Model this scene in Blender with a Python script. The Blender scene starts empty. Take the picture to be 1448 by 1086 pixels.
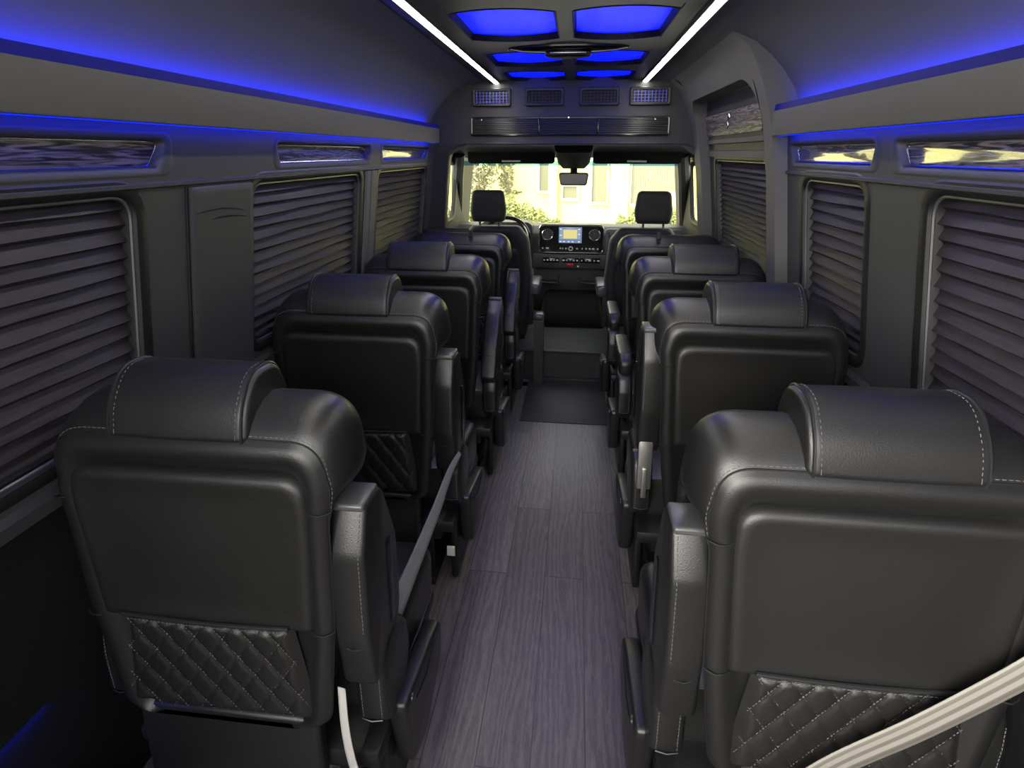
import bpy, bmesh, math, random
from mathutils import Vector, Matrix
random.seed(7)
scene = bpy.context.scene
COL = scene.collection
PI = math.pi

# ------------------------------------------------------------------ materials
def newmat(name):
    m = bpy.data.materials.new(name)
    m.use_nodes = True
    return m, m.node_tree, m.node_tree.nodes['Principled BSDF']

def mat(name, col, rough=0.5, spec=0.5, metal=0.0, bump=0.0, bscale=300.0, vary=0.0, vscale=3.0, emit=None, estr=0.0, coat=0.0, sheen=0.0):
    m, nt, b = newmat(name)
    b.inputs['Base Color'].default_value = (*col, 1)
    b.inputs['Roughness'].default_value = rough
    b.inputs['Specular IOR Level'].default_value = spec
    b.inputs['Metallic'].default_value = metal
    b.inputs['Coat Weight'].default_value = coat
    b.inputs['Sheen Weight'].default_value = sheen
    if emit:
        b.inputs['Emission Color'].default_value = (*emit, 1)
        b.inputs['Emission Strength'].default_value = estr
    if bump or vary:
        tc = nt.nodes.new('ShaderNodeTexCoord')
    if bump:
        n = nt.nodes.new('ShaderNodeTexNoise'); n.inputs['Scale'].default_value = bscale; n.inputs['Detail'].default_value = 4
        nt.links.new(tc.outputs['Object'], n.inputs['Vector'])
        bp = nt.nodes.new('ShaderNodeBump'); bp.inputs['Strength'].default_value = bump; bp.inputs['Distance'].default_value = 0.002
        nt.links.new(n.outputs['Fac'], bp.inputs['Height']); nt.links.new(bp.outputs['Normal'], b.inputs['Normal'])
    if vary:
        n = nt.nodes.new('ShaderNodeTexNoise'); n.inputs['Scale'].default_value = vscale; n.inputs['Detail'].default_value = 5
        nt.links.new(tc.outputs['Object'], n.inputs['Vector'])
        mr = nt.nodes.new('ShaderNodeMapRange'); mr.inputs['To Min'].default_value = max(0.02, rough - vary); mr.inputs['To Max'].default_value = min(1, rough + vary)
        nt.links.new(n.outputs['Fac'], mr.inputs['Value']); nt.links.new(mr.outputs['Result'], b.inputs['Roughness'])
    return m

M = {}
M['leather'] = mat('black_leather', (0.0140, 0.0140, 0.0142), 0.36, 0.75, bump=0.22, bscale=420, vary=0.07, vscale=9)
M['leather2'] = mat('black_leather_panel', (0.0145, 0.0143, 0.0138), 0.42, 0.75, bump=0.25, bscale=420, vary=0.07, vscale=5)
M['thread'] = mat('grey_thread', (0.15, 0.145, 0.14), 0.8)
M['seam'] = mat('dark_seam', (0.004, 0.004, 0.004), 0.7)
M['cap_highlight'] = mat('leather_cap_highlight', (0.075, 0.075, 0.078), 0.3, 0.6)
M['piping'] = mat('leather_piping', (0.02, 0.02, 0.021), 0.32, 0.6)
M['plastic'] = mat('black_plastic', (0.012, 0.012, 0.013), 0.45, 0.5, bump=0.1, bscale=500)
M['matte'] = mat('matte_black_plastic', (0.006, 0.006, 0.006), 0.8, 0.12)
M['gloss'] = mat('gloss_black', (0.006, 0.006, 0.007), 0.12, 0.5)
M['mirror'] = mat('dim_mirror_glass', (0.035, 0.035, 0.036), 0.25, 0.4)
M['metal'] = mat('dark_metal', (0.05, 0.05, 0.052), 0.4, 0.5, metal=0.8)
M['chrome'] = mat('satin_chrome', (0.55, 0.55, 0.56), 0.25, 0.5, metal=1.0)
M['rail'] = mat('grey_rail', (0.16, 0.16, 0.165), 0.4, 0.5, metal=0.6)
M['steel'] = mat('bright_steel', (0.55, 0.54, 0.52), 0.35, 0.5, metal=0.9)
M['headliner'] = mat('charcoal_headliner', (0.12, 0.12, 0.122), 0.75, 0.3, bump=0.1, bscale=700)
M['wall'] = mat('charcoal_wall_vinyl', (0.054, 0.056, 0.058), 0.55, 0.4, bump=0.12, bscale=500)
M['bulk'] = mat('black_bulkhead_vinyl', (0.032, 0.032, 0.035), 0.5, 0.45, bump=0.1, bscale=500)
M['valance'] = mat('grey_valance_vinyl', (0.102, 0.100, 0.098), 0.6, 0.4, bump=0.08, bscale=500)
M['tray'] = mat('dark_gloss_ceiling', (0.075, 0.075, 0.070), 0.33, 0.5)
M['trayrim'] = mat('black_recess_rim', (0.008, 0.008, 0.009), 0.5, 0.4)
M['cabdark'] = mat('black_cab_trim', (0.015, 0.015, 0.016), 0.6, 0.4, bump=0.1, bscale=400)
M['cabgrey'] = mat('grey_cab_trim', (0.026, 0.027, 0.027), 0.5, 0.4)
M['dash'] = mat('dark_grey_dashboard', (0.035, 0.037, 0.036), 0.5, 0.5, bump=0.15, bscale=500)
M['fabric'] = mat('dark_cab_seat_fabric', (0.016, 0.016, 0.017), 0.6, 0.45, bump=0.3, bscale=600, sheen=0.15)
M['armgrey'] = mat('cab_armrest_vinyl', (0.05, 0.058, 0.062), 0.32, 0.6)
M['belt'] = None
M['white'] = mat('white_webbing_label', (0.72, 0.70, 0.66), 0.7)
M['carpet_shade'] = mat('black_carpet_and_shade', (0.010, 0.010, 0.012), 0.95, 0.2, bump=0.9, bscale=260)
M['rubber'] = mat('grey_rubber_floor', (0.035, 0.037, 0.033), 0.55, 0.4, bump=0.3, bscale=250, vary=0.12, vscale=8)
M['led'] = mat('white_led_diffuser', (0.9, 0.88, 0.82), 0.5, emit=(1.0, 0.955, 0.88), estr=26.0)
M['blue_lens'] = mat('blue_lit_lens', (0.004, 0.006, 0.05), 0.3, 0.12, emit=(0.0005, 0.005, 1.0), estr=2.3)
M['blue_led'] = mat('blue_led_tape', (0.02, 0.03, 0.3), 0.4, emit=(0.0, 0.02, 1.0), estr=1.6)
M['blue_lip'] = mat('navy_acrylic_lip', (0.003, 0.003, 0.03), 0.5, 0.1, emit=(0.002, 0.003, 0.16), estr=0.8)
M['red'] = mat('red_hazard_button', (0.30, 0.012, 0.015), 0.35)
M['button'] = mat('pale_button_mark', (0.55, 0.55, 0.53), 0.5)
M['warmlamp'] = mat('warm_reading_lamp', (0.6, 0.35, 0.28), 0.4, emit=(1.0, 0.45, 0.3), estr=0.5)
M['bluegrey_dash'] = mat('blue_grey_dash_top', (0.09, 0.115, 0.12), 0.45, 0.5)

def belt_mat():
    m, nt, b = newmat('grey_striped_webbing')
    b.inputs['Roughness'].default_value = 0.6
    uv = nt.nodes.new('ShaderNodeUVMap')
    sx = nt.nodes.new('ShaderNodeSeparateXYZ'); nt.links.new(uv.outputs['UV'], sx.inputs['Vector'])
    mul = nt.nodes.new('ShaderNodeMath'); mul.operation = 'MULTIPLY'; mul.inputs[1].default_value = 2 * PI * 3.0
    nt.links.new(sx.outputs['X'], mul.inputs[0])
    co = nt.nodes.new('ShaderNodeMath'); co.operation = 'COSINE'; nt.links.new(mul.outputs[0], co.inputs[0])
    r = nt.nodes.new('ShaderNodeValToRGB')
    r.color_ramp.elements[0].position = 0.25; r.color_ramp.elements[0].color = (0.155, 0.142, 0.123, 1)
    r.color_ramp.elements[1].position = 0.6; r.color_ramp.elements[1].color = (0.30, 0.285, 0.255, 1)
    mr = nt.nodes.new('ShaderNodeMapRange'); mr.inputs['From Min'].default_value = -1
    nt.links.new(co.outputs[0], mr.inputs['Value']); nt.links.new(mr.outputs['Result'], r.inputs['Fac'])
    nt.links.new(r.outputs['Color'], b.inputs['Base Color'])
    return m
M['belt'] = belt_mat()
M['beltgrey'] = mat('plain_grey_webbing', (0.17, 0.17, 0.168), 0.55, bump=0.3, bscale=900)

def wood_floor_mat():
    m, nt, b = newmat('grey_wood_vinyl_floor')
    L = nt.links.new
    tc = nt.nodes.new('ShaderNodeTexCoord')
    sep = nt.nodes.new('ShaderNodeSeparateXYZ'); L(tc.outputs['Object'], sep.inputs[0])
    # planks: long direction = Y
    cmb = nt.nodes.new('ShaderNodeCombineXYZ'); L(sep.outputs['Y'], cmb.inputs['X']); L(sep.outputs['X'], cmb.inputs['Y'])
    br = nt.nodes.new('ShaderNodeTexBrick')
    br.offset = 0.37; br.offset_frequency = 2
    br.inputs['Scale'].default_value = 1.0
    br.inputs['Brick Width'].default_value = 1.15; br.inputs['Row Height'].default_value = 0.148
    br.inputs['Mortar Size'].default_value = 0.0020
    br.inputs['Color1'].default_value = (0.34, 0.34, 0.34, 1); br.inputs['Color2'].default_value = (0.68, 0.68, 0.68, 1); br.inputs['Mortar'].default_value = (0.0, 0.0, 0.0, 1)
    L(cmb.outputs[0], br.inputs['Vector'])
    sc = nt.nodes.new('ShaderNodeVectorMath'); sc.operation = 'MULTIPLY'; sc.inputs[1].default_value = (120, 15, 1)
    L(tc.outputs['Object'], sc.inputs[0])
    # plank-dependent shift of grain
    add = nt.nodes.new('ShaderNodeVectorMath'); add.operation = 'ADD'
    sh = nt.nodes.new('ShaderNodeVectorMath'); sh.operation = 'MULTIPLY'; sh.inputs[1].default_value = (40, 90, 10)
    L(br.outputs['Color'], sh.inputs[0]); L(sc.outputs[0], add.inputs[0]); L(sh.outputs[0], add.inputs[1])
    n1 = nt.nodes.new('ShaderNodeTexNoise'); n1.inputs['Scale'].default_value = 1.6; n1.inputs['Detail'].default_value = 8; n1.inputs['Distortion'].default_value = 0.9
    L(add.outputs[0], n1.inputs['Vector'])
    sc2 = nt.nodes.new('ShaderNodeVectorMath'); sc2.operation = 'MULTIPLY'; sc2.inputs[1].default_value = (22, 3.0, 1)
    L(tc.outputs['Object'], sc2.inputs[0])
    add2 = nt.nodes.new('ShaderNodeVectorMath'); add2.operation = 'ADD'; L(sc2.outputs[0], add2.inputs[0]); L(sh.outputs[0], add2.inputs[1])
    wv = nt.nodes.new('ShaderNodeTexWave'); wv.wave_type = 'BANDS'; wv.bands_direction = 'X'
    wv.inputs['Scale'].default_value = 0.6; wv.inputs['Distortion'].default_value = 22; wv.inputs['Detail'].default_value = 4; wv.inputs['Detail Scale'].default_value = 0.8
    L(add2.outputs[0], wv.inputs['Vector'])
    mx = nt.nodes.new('ShaderNodeMix'); mx.data_type = 'FLOAT'; mx.inputs['Factor'].default_value = 0.25
    L(n1.outputs['Fac'], mx.inputs['A']); L(wv.outputs['Fac'], mx.inputs['B'])
    ramp = nt.nodes.new('ShaderNodeValToRGB')
    e = ramp.color_ramp.elements
    e[0].position = 0.2; e[0].color = (0.085, 0.074, 0.075, 1)
    e[1].position = 0.8; e[1].color = (0.225, 0.197, 0.198, 1)
    L(mx.outputs['Result'], ramp.inputs['Fac'])
    mul = nt.nodes.new('ShaderNodeMix'); mul.data_type = 'RGBA'; mul.blend_type = 'MULTIPLY'; mul.inputs['Factor'].default_value = 1.0
    br2 = nt.nodes.new('ShaderNodeMix'); br2.data_type = 'RGBA'; br2.blend_type = 'ADD'; br2.inputs['Factor'].default_value = 1
    L(br.outputs['Color'], br2.inputs['A']); br2.inputs['B'].default_value = (0.35, 0.35, 0.35, 1)
    L(ramp.outputs['Color'], mul.inputs['A']); L(br2.outputs['Result'], mul.inputs['B'])
    L(mul.outputs['Result'], b.inputs['Base Color'])
    b.inputs['Roughness'].default_value = 0.36
    rr = nt.nodes.new('ShaderNodeMapRange'); rr.inputs['To Min'].default_value = 0.26; rr.inputs['To Max'].default_value = 0.42
    L(n1.outputs['Fac'], rr.inputs['Value']); L(rr.outputs['Result'], b.inputs['Roughness'])
    bp = nt.nodes.new('ShaderNodeBump'); bp.inputs['Strength'].default_value = 0.35; bp.inputs['Distance'].default_value = 0.002
    L(mx.outputs['Result'], bp.inputs['Height']); L(bp.outputs['Normal'], b.inputs['Normal'])
    return m
M['floor'] = wood_floor_mat()

def wood_trim_mat(name='dark_lacquered_wood', satin=False):
    m, nt, b = newmat(name)
    L = nt.links.new
    tc = nt.nodes.new('ShaderNodeTexCoord')
    sc = nt.nodes.new('ShaderNodeVectorMath'); sc.operation = 'MULTIPLY'; sc.inputs[1].default_value = (1, 4.5, 70)
    L(tc.outputs['Object'], sc.inputs[0])
    n = nt.nodes.new('ShaderNodeTexNoise'); n.inputs['Scale'].default_value = 1.5; n.inputs['Detail'].default_value = 6; n.inputs['Distortion'].default_value = 1.6
    L(sc.outputs[0], n.inputs['Vector'])
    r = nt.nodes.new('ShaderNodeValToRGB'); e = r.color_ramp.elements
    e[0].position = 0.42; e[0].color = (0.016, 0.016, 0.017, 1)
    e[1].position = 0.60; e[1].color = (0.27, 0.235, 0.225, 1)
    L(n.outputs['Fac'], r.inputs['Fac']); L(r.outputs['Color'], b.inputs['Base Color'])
    b.inputs['Roughness'].default_value = 0.16
    b.inputs['Specular IOR Level'].default_value = 1.0
    b.inputs['Coat Weight'].default_value = 1.0; b.inputs['Coat Roughness'].default_value = 0.04; b.inputs['Coat IOR'].default_value = 1.8
    if satin:
        b.inputs['Roughness'].default_value = 0.45; b.inputs['Specular IOR Level'].default_value = 0.4; b.inputs['Coat Weight'].default_value = 0.12; b.inputs['Coat Roughness'].default_value = 0.12
    return m
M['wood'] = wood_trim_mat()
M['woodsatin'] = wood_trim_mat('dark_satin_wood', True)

def blind_mat():
    m, nt, b = newmat('dark_plum_pleated_fabric')
    L = nt.links.new
    b.inputs['Base Color'].default_value = (0.050, 0.043, 0.053, 1)
    tc = nt.nodes.new('ShaderNodeTexCoord')
    sc = nt.nodes.new('ShaderNodeVectorMath'); sc.operation = 'MULTIPLY'; sc.inputs[1].default_value = (1, 14, 160)
    L(tc.outputs['Object'], sc.inputs[0])
    n = nt.nodes.new('ShaderNodeTexNoise'); n.inputs['Scale'].default_value = 1.0; n.inputs['Detail'].default_value = 5
    L(sc.outputs[0], n.inputs['Vector'])
    r = nt.nodes.new('ShaderNodeValToRGB'); e = r.color_ramp.elements
    e[0].position = 0.3; e[0].color = (0.020, 0.0165, 0.021, 1); e[1].position = 0.7; e[1].color = (0.036, 0.030, 0.037, 1)
    L(n.outputs['Fac'], r.inputs['Fac']); L(r.outputs['Color'], b.inputs['Base Color'])
    b.inputs['Roughness'].default_value = 0.5
    b.inputs['Specular IOR Level'].default_value = 0.45
    return m
M['blind'] = blind_mat()

def glass_mat(name, tint=(0.97, 0.99, 0.97), refl=1.0):
    m = bpy.data.materials.new(name); m.use_nodes = True
    nt = m.node_tree; nt.nodes.clear(); L = nt.links.new
    out = nt.nodes.new('ShaderNodeOutputMaterial')
    tr = nt.nodes.new('ShaderNodeBsdfTransparent'); tr.inputs['Color'].default_value = (*tint, 1)
    gl = nt.nodes.new('ShaderNodeBsdfGlossy'); gl.inputs['Roughness'].default_value = 0.02
    fr = nt.nodes.new('ShaderNodeFresnel'); ge = nt.nodes.new('ShaderNodeNewGeometry'); mr = nt.nodes.new('ShaderNodeMapRange')
    mr.inputs['To Min'].default_value = 1.45; mr.inputs['To Max'].default_value = 1 / 1.45
    L(ge.outputs['Backfacing'], mr.inputs['Value']); L(mr.outputs['Result'], fr.inputs['IOR'])
    mx = nt.nodes.new('ShaderNodeMixShader')
    L(fr.outputs[0], mx.inputs['Fac']); L(tr.outputs[0], mx.inputs[1]); L(gl.outputs[0], mx.inputs[2]); L(mx.outputs[0], out.inputs['Surface'])
    return m
M['glass'] = glass_mat('windscreen_glass')
M['tint'] = glass_mat('blue_green_tint_band', (0.16, 0.42, 0.56))

def facade_mat(name, col, vs=0.5):
    return mat(name, col, 0.9, 0.2, bump=0.4, bscale=20)
M['stucco'] = facade_mat('cream_stucco', (0.80, 0.745, 0.30))
M['outwin'] = mat('pale_window_shade', (0.20, 0.20, 0.115), 0.6)
M['outframe'] = mat('pale_window_frame', (0.50, 0.49, 0.36), 0.6)
M['garage'] = mat('pale_grey_roller_door', (0.25, 0.25, 0.16), 0.7)
M['script'] = mat('dark_wall_lettering', (0.10, 0.095, 0.07), 0.6)
M['paving'] = mat('pale_concrete_paving', (0.42, 0.42, 0.41), 0.9, bump=0.4, bscale=30)
def leaf_mat(name, a, bb):
    m, nt, b = newmat(name); L = nt.links.new
    tc = nt.nodes.new('ShaderNodeTexCoord')
    n = nt.nodes.new('ShaderNodeTexNoise'); n.inputs['Scale'].default_value = 7; n.inputs['Detail'].default_value = 4
    L(tc.outputs['Object'], n.inputs['Vector'])
    r = nt.nodes.new('ShaderNodeValToRGB'); e = r.color_ramp.elements
    e[0].position = 0.35; e[0].color = (*a, 1); e[1].position = 0.65; e[1].color = (*bb, 1)
    L(n.outputs['Fac'], r.inputs['Fac']); L(r.outputs['Color'], b.inputs['Base Color'])
    b.inputs['Roughness'].default_value = 0.6
    return m
M['leaf'] = leaf_mat('hedge_leaf', (0.12, 0.15, 0.04), (0.33, 0.36, 0.11))
M['leafdark'] = leaf_mat('tree_leaf', (0.17, 0.17, 0.08), (0.33, 0.33, 0.19))
M['bark'] = mat('tree_bark', (0.25, 0.2, 0.14), 0.9)

# ------------------------------------------------------------------ mesh helpers
class MB:
    def __init__(s):
        s.v = []; s.f = []; s.uv = None
    def add(s, verts, faces):
        b = len(s.v)
        s.v += [tuple(p) for p in verts]
        s.f += [tuple(i + b for i in f) for f in faces]
        return s
    def loft(s, rings, cap=True, closed=True):
        n = len(rings[0]); b = len(s.v)
        for r in rings: s.v += [tuple(p) for p in r]
        for k in range(len(rings) - 1):
            for i in range(n if closed else n - 1):
                j = (i + 1) % n
                s.f.append((b + k * n + i, b + k * n + j, b + (k + 1) * n + j, b + (k + 1) * n + i))
        if cap:
            for base in (b, b + (len(rings) - 1) * n):
                ring = rings[0] if base == b else rings[-1]
                c = [sum(p[i] for p in ring) / n for i in range(3)]
                ci = len(s.v); s.v.append(tuple(c))
                for i in range(n): s.f.append((base + i, base + (i + 1) % n, ci))
        return s
    def box(s, x0, x1, y0, y1, z0, z1, r=0.0, seg=2, rot=None, piv=None):
        bm = bmesh.new()
        bmesh.ops.create_cube(bm, size=1)
        for v in bm.verts:
            v.co = Vector(((x0 + x1) / 2 + v.co.x * (x1 - x0), (y0 + y1) / 2 + v.co.y * (y1 - y0), (z0 + z1) / 2 + v.co.z * (z1 - z0)))
        if r > 0:
            bmesh.ops.bevel(bm, geom=bm.edges[:], offset=r, segments=seg, profile=0.5, affect='EDGES')
        if rot is not None:
            p = Vector(piv or ((x0 + x1) / 2, (y0 + y1) / 2, (z0 + z1) / 2))
            for v in bm.verts: v.co = rot @ (v.co - p) + p
        bm.verts.index_update()
        s.add([v.co[:] for v in bm.verts], [[v.index for v in f.verts] for f in bm.faces])
        bm.free()
        return s
    def tube(s, path, r, n=8, closed=False, cap=True):
        P = [Vector(p) for p in path]; k = len(P)
        rings = []; up = None
        for i in range(k):
            a = P[(i - 1) % k] if (closed or i > 0) else P[i]
            c = P[(i + 1) % k] if (closed or i < k - 1) else P[i]
            t = (c - a)
            t = t.normalized() if t.length > 1e-9 else Vector((0, 0, 1))
            if up is None:
                up = t.cross(Vector((0, 0, 1)))
                if up.length < 1e-3: up = t.cross(Vector((0, 1, 0)))
                up.normalize()
            up = (up - t * up.dot(t)).normalized()
            w = t.cross(up)
            rr = r(i / (k - 1)) if callable(r) else r
            rings.append([P[i] + (up * math.cos(q) + w * math.sin(q)) * rr for q in [2 * PI * j / n for j in range(n)]])
        if closed: rings.append(rings[0])
        return s.loft(rings, cap=cap and not closed)
    def cyl(s, c, axis, r, h, n=24, r2=None, bev=0.0):
        c = Vector(c); a = Vector(axis).normalized()
        u = a.orthogonal().normalized(); w = a.cross(u)
        r2 = r if r2 is None else r2
        prof = [(0, r - bev), (bev, r), (h - bev, r2), (h, r2 - bev)] if bev else [(0, r), (h, r2)]
        return s.loft([[c + a * d + (u * math.cos(2 * PI * j / n) + w * math.sin(2 * PI * j / n)) * q for j in range(n)] for d, q in prof])
    def torus(s, c, axis, R, r, n=40, m=10):
        c = Vector(c); a = Vector(axis).normalized(); u = a.orthogonal().normalized(); w = a.cross(u)
        return s.tube([c + (u * math.cos(2 * PI * j / n) + w * math.sin(2 * PI * j / n)) * R for j in range(n)], r, m, closed=True)
    def dashes(s, path, ln=0.006, gap=0.004, r=0.0009):
        P = [Vector(p) for p in path]
        out = []; acc = 0.0; pos = 0.0
        for a, b in zip(P, P[1:]):
            L = (b - a).length
            if L < 1e-9: continue
            d = (b - a) / L; t = 0.0
            while t < L:
                ph = (pos + t) % (ln + gap)
                if ph < 1e-6 or (ph < ln and t == 0): e = min(L, t + ln - ph)
                elif ph >= ln: t += ln + gap - ph + 1e-7; continue
                else: e = min(L, t + ln - ph)
                if e - t > ln * 0.4: s.tube([a + d * t, a + d * e], r, 4)
                t = e + gap
            pos += L
        return s
    def grid(s, nu, nv, fn):
        b = len(s.v)
        for j in range(nv + 1):
            for i in range(nu + 1): s.v.append(tuple(fn(i / nu, j / nv)))
        for j in range(nv):
            for i in range(nu):
                a = b + j * (nu + 1) + i
                s.f.append((a, a + 1, a + nu + 2, a + nu + 1))
        return s
    def build(s, name, m, parent=None, angle=35, flipx=1, smooth=True, recalc=True, weld=False):
        me = bpy.data.meshes.new(name)
        me.from_pydata([(p[0] * flipx, p[1], p[2]) for p in s.v], [], s.f)
        if recalc:
            bm = bmesh.new(); bm.from_mesh(me)
            if weld: bmesh.ops.remove_doubles(bm, verts=bm.verts, dist=1e-5)
            bmesh.ops.recalc_face_normals(bm, faces=bm.faces)
            bm.to_mesh(me); bm.free()
        me.materials.append(m)
        if smooth:
            me.polygons.foreach_set('use_smooth', [True] * len(me.polygons))
            me.set_sharp_from_angle(angle=math.radians(angle))
        o = bpy.data.objects.new(name, me); COL.objects.link(o)
        if parent is not None: o.parent = parent
        return o

def rpoly(pts, rad, n=6):
    """2D polygon with rounded corners; a constant number of points."""
    out = []; k = len(pts)
    for i in range(k):
        p = Vector(pts[i]); a = Vector(pts[i - 1]); c = Vector(pts[(i + 1) % k])
        r = rad[i] if isinstance(rad, (list, tuple)) else rad
        u = (a - p); w = (c - p); lu, lw = u.length, w.length; u.normalize(); w.normalize()
        ang = u.angle(w)
        t = min(r / math.tan(ang / 2), lu * 0.49, lw * 0.49) if r > 0 else 0
        p0, p1 = p + u * t, p + w * t
        for q in range(n + 1):
            f = q / n
            out.append(((1 - f) ** 2 * p0 + 2 * f * (1 - f) * (p * 0.92 + (p0 + p1) * 0.04) + f * f * p1))
    return out

def tag(o, label, cat, group=None):
    o['label'] = label; o['category'] = cat
    if group: o['group'] = group
    return o
def thing(name, label, cat, loc=(0, 0, 0), group=None):
    o = bpy.data.objects.new(name, None); COL.objects.link(o)
    o.location = loc; o.empty_display_size = 0.1
    return tag(o, label, cat, group)
def struct(o):
    o['kind'] = 'structure'; return o
def kids(o): return [c for c in bpy.data.objects if c.parent == o]
def copy_tree(o, parent=None, table=None):
    if table is None:
        table = {}
        for c in bpy.data.objects:
            if c.parent: table.setdefault(c.parent.name, []).append(c)
    c = o.copy(); COL.objects.link(c); c.parent = parent
    for ch in table.get(o.name, []): copy_tree(ch, c, table)
    return c

# ------------------------------------------------------------------ passenger seats
# local frame: +x towards the aisle (flipped for the right-hand seats), +y forwards, z up; y = 0 is the rear top seam
REC = 0.03
def lean(p): return (p[0], p[1] + (1.095 - p[2]) * REC, p[2])

def back_outline(d, dt, low=0.0):
    e = d * 0.2 if d > 0 else d      # the wall side bulges less
    f = min(d, 0.0) - low            # below the shoulder the aisle side is slim, the folded armrest lies there
    pts = [(-0.230 - e, 0.425), (0.235 + f, 0.425), (0.266 + f, 0.69), (0.276 + f, 0.925), (0.284 + d, 1.0), (0.266 + d, 1.095 + dt), (-0.256 - e, 1.095 + dt), (-0.268 - e, 0.96), (-0.258 - e, 0.69)]
    return rpoly(pts, [0.05, 0.05, 0.2, 0.06, 0.07, 0.09, 0.095, 0.2, 0.2], 7)

def ring_xz(o2, y): return [lean((p[0], y, p[1])) for p in o2]

def build_seat(s, head=True, arm='up', tab=False):
    root = bpy.data.objects.new('passenger_seat', None); COL.objects.link(root)
    B = lambda mb, n, m, p=root, **k: mb.build(n, M[m], p, flipx=s, **k)
    # --- back shell
    mb = MB()
    ys = [(0.012, -0.075, -0.085), (0.010, -0.056, -0.066), (0.001, -0.048, -0.056), (-0.009, -0.034, -0.040), (-0.011, -0.022, -0.024), (-0.005, -0.006, -0.006), (0.002, -0.001, -0.001),
          (0.004, 0.003, 0.004), (0.016, 0.015, 0.022), (0.036, 0.026, 0.040), (0.065, 0.034, 0.053), (0.10, 0.036, 0.058), (0.13, 0.028, 0.048), (0.155, 0.008, 0.026), (0.168, -0.03, -0.02), (0.17, -0.07, -0.06)]
    mb.loft([ring_xz(back_outline(d, dt, 0.03 * max(0.0, min(1.0, (y - 0.004) / 0.03))), y) for y, d, dt in ys])
    B(mb, 'seat_back', 'leather', angle=50)
    # --- inset rear panel, softly pillowed with a raised roll around it
    def pan(d): return rpoly([(-0.222 - d, 0.680 - d), (0.222 + d, 0.680 - d), (0.238 + d, 0.93), (0.236 + d, 1.022 + d), (-0.236 - d, 1.022 + d), (-0.238 - d, 0.93)], [0.012, 0.012, 0.1, 0.055, 0.055, 0.1], 7)
    mb = MB()
    rings = [ring_xz(pan(d), y) for y, d in [(0.010, 0.004), (0.001, 0.003), (-0.007, -0.002), (-0.0105, -0.010), (-0.0105, -0.02), (-0.008, -0.036)]]
    base = pan(-0.036)
    for y, f in ((-0.007, 0.85), (-0.0075, 0.65), (-0.0085, 0.42), (-0.0095, 0.2)):
        rings.append([lean((p[0] * f, y, 0.85 + (p[1] - 0.85) * f)) for p in base])
    mb.loft(rings)
    pnl = B(mb, 'rear_panel', 'leather2', angle=60)
    # --- quilted pocket
    zt, zb = 0.688, 0.448
    QX, QZ = 0.060, 0.084
    def hw(v): return 0.178 + 0.034 * v
    def quilt(u, v):
        x = (2 * u - 1) * hw(v); z = zt + (zb - zt) * v
        p = x / QX + (z - zt) / QZ; q = x / QX - (z - zt) / QZ
        h = 0.0062 * (1 - math.exp(-3.2 * abs(math.sin(PI * p)) * abs(math.sin(PI * q)) ** 0.8 - 1.2 * min(abs(math.sin(PI * p)), abs(math.sin(PI * q)))))
        e = min(1, u * 14, (1 - u) * 14, v * 10, (1 - v) * 10)
        return lean((x, 0.004 - 0.014 * min(1, e * 1.4) - h * min(1, e), z))
    mb = MB().grid(84, 48, quilt)
    pk = B(mb, 'quilted_pocket', 'leather2', angle=70, recalc=False)
    if s > 0: pk.data.flip_normals()
    mb = MB()
    mb.tube([lean((-hw(0) + 2 * hw(0) * i / 16, -0.013, zt + 0.002 - 0.006 * math.sin(PI * i / 16))) for i in range(17)], 0.0045, 8)
    B(mb, 'pocket_hem', 'piping', pk)
    mb = MB()
    def qpt(x, z):
        v = (zt - z) / (zt - zb)
        return lean((x, -0.0115, z)) if 0.02 < v < 0.98 and abs(x) < hw(v) - 0.006 else None
    for dirn in (1, -1):
        for k in range(-9, 10):
            run = []
            for i in range(61):
                z = zt - (zt - zb) * i / 60
                p = qpt(QX * (k - dirn * (z - zt) / QZ), z)
                if p: run.append(p)
                elif len(run) > 12: mb.dashes(run, 0.0045, 0.0035, 0.00075); run = []
                else: run = []
            if len(run) > 12: mb.dashes(run, 0.0045, 0.0035, 0.00075)
    mb.dashes([lean((-hw(0) + 0.006 + (2 * hw(0) - 0.012) * i / 16, -0.0125, zt - 0.010 - 0.005 * math.sin(PI * i / 16))) for i in range(17)], 0.005, 0.0035, 0.0008)
    B(mb, 'stitching', 'thread', pk, smooth=False)
    # --- seams and stitching of the shell
    mb = MB()
    for sx in (-1, 1):
        for z in (0.955, 0.678):
            xo = 0.2855 if z > 0.9 else 0.268
            mb.tube([lean((sx * x, y, z + dz)) for x, y, dz in ((xo - 0.050, -0.0015, 0.001), (xo - 0.036, -0.0105, 0.0), (xo - 0.02, -0.012, -0.001), (xo - 0.006, -0.005, 0.001), (xo - 0.001, 0.001, 0.002))], 0.0020, 6)
    mb.tube(ring_xz(back_outline(0.0015, 0.0015), 0.003), 0.0018, 6, closed=True)
    B(mb, 'seam', 'seam', bpy.data.objects[pnl.name])
    mb = MB()
    o2 = [p for p in back_outline(0.005, 0.0065)]
    k = next(i for i, p in enumerate(o2) if p.y > 0.68 and p.x > 0)
    run = [lean((p[0], 0.0055, p[1])) for p in o2[k:] if p[1] > 0.68]
    dense = []
    for a, b in zip(run, run[1:]):
        a, b = Vector(a), Vector(b); n = max(1, int((b - a).length / 0.01))
        dense += [a.lerp(b, i / n) for i in range(n)]
    mb.dashes(dense + [Vector(run[-1])], 0.006, 0.004, 0.0009)
    B(mb, 'stitching', 'thread', bpy.data.objects[pnl.name], smooth=False)
    # --- lower skirt behind the cushion
    mb = MB().box(-0.205, 0.205, 0.018, 0.06, 0.22, 0.44, 0.012, 3)
    B(mb, 'rear_skirt', 'leather')
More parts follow.
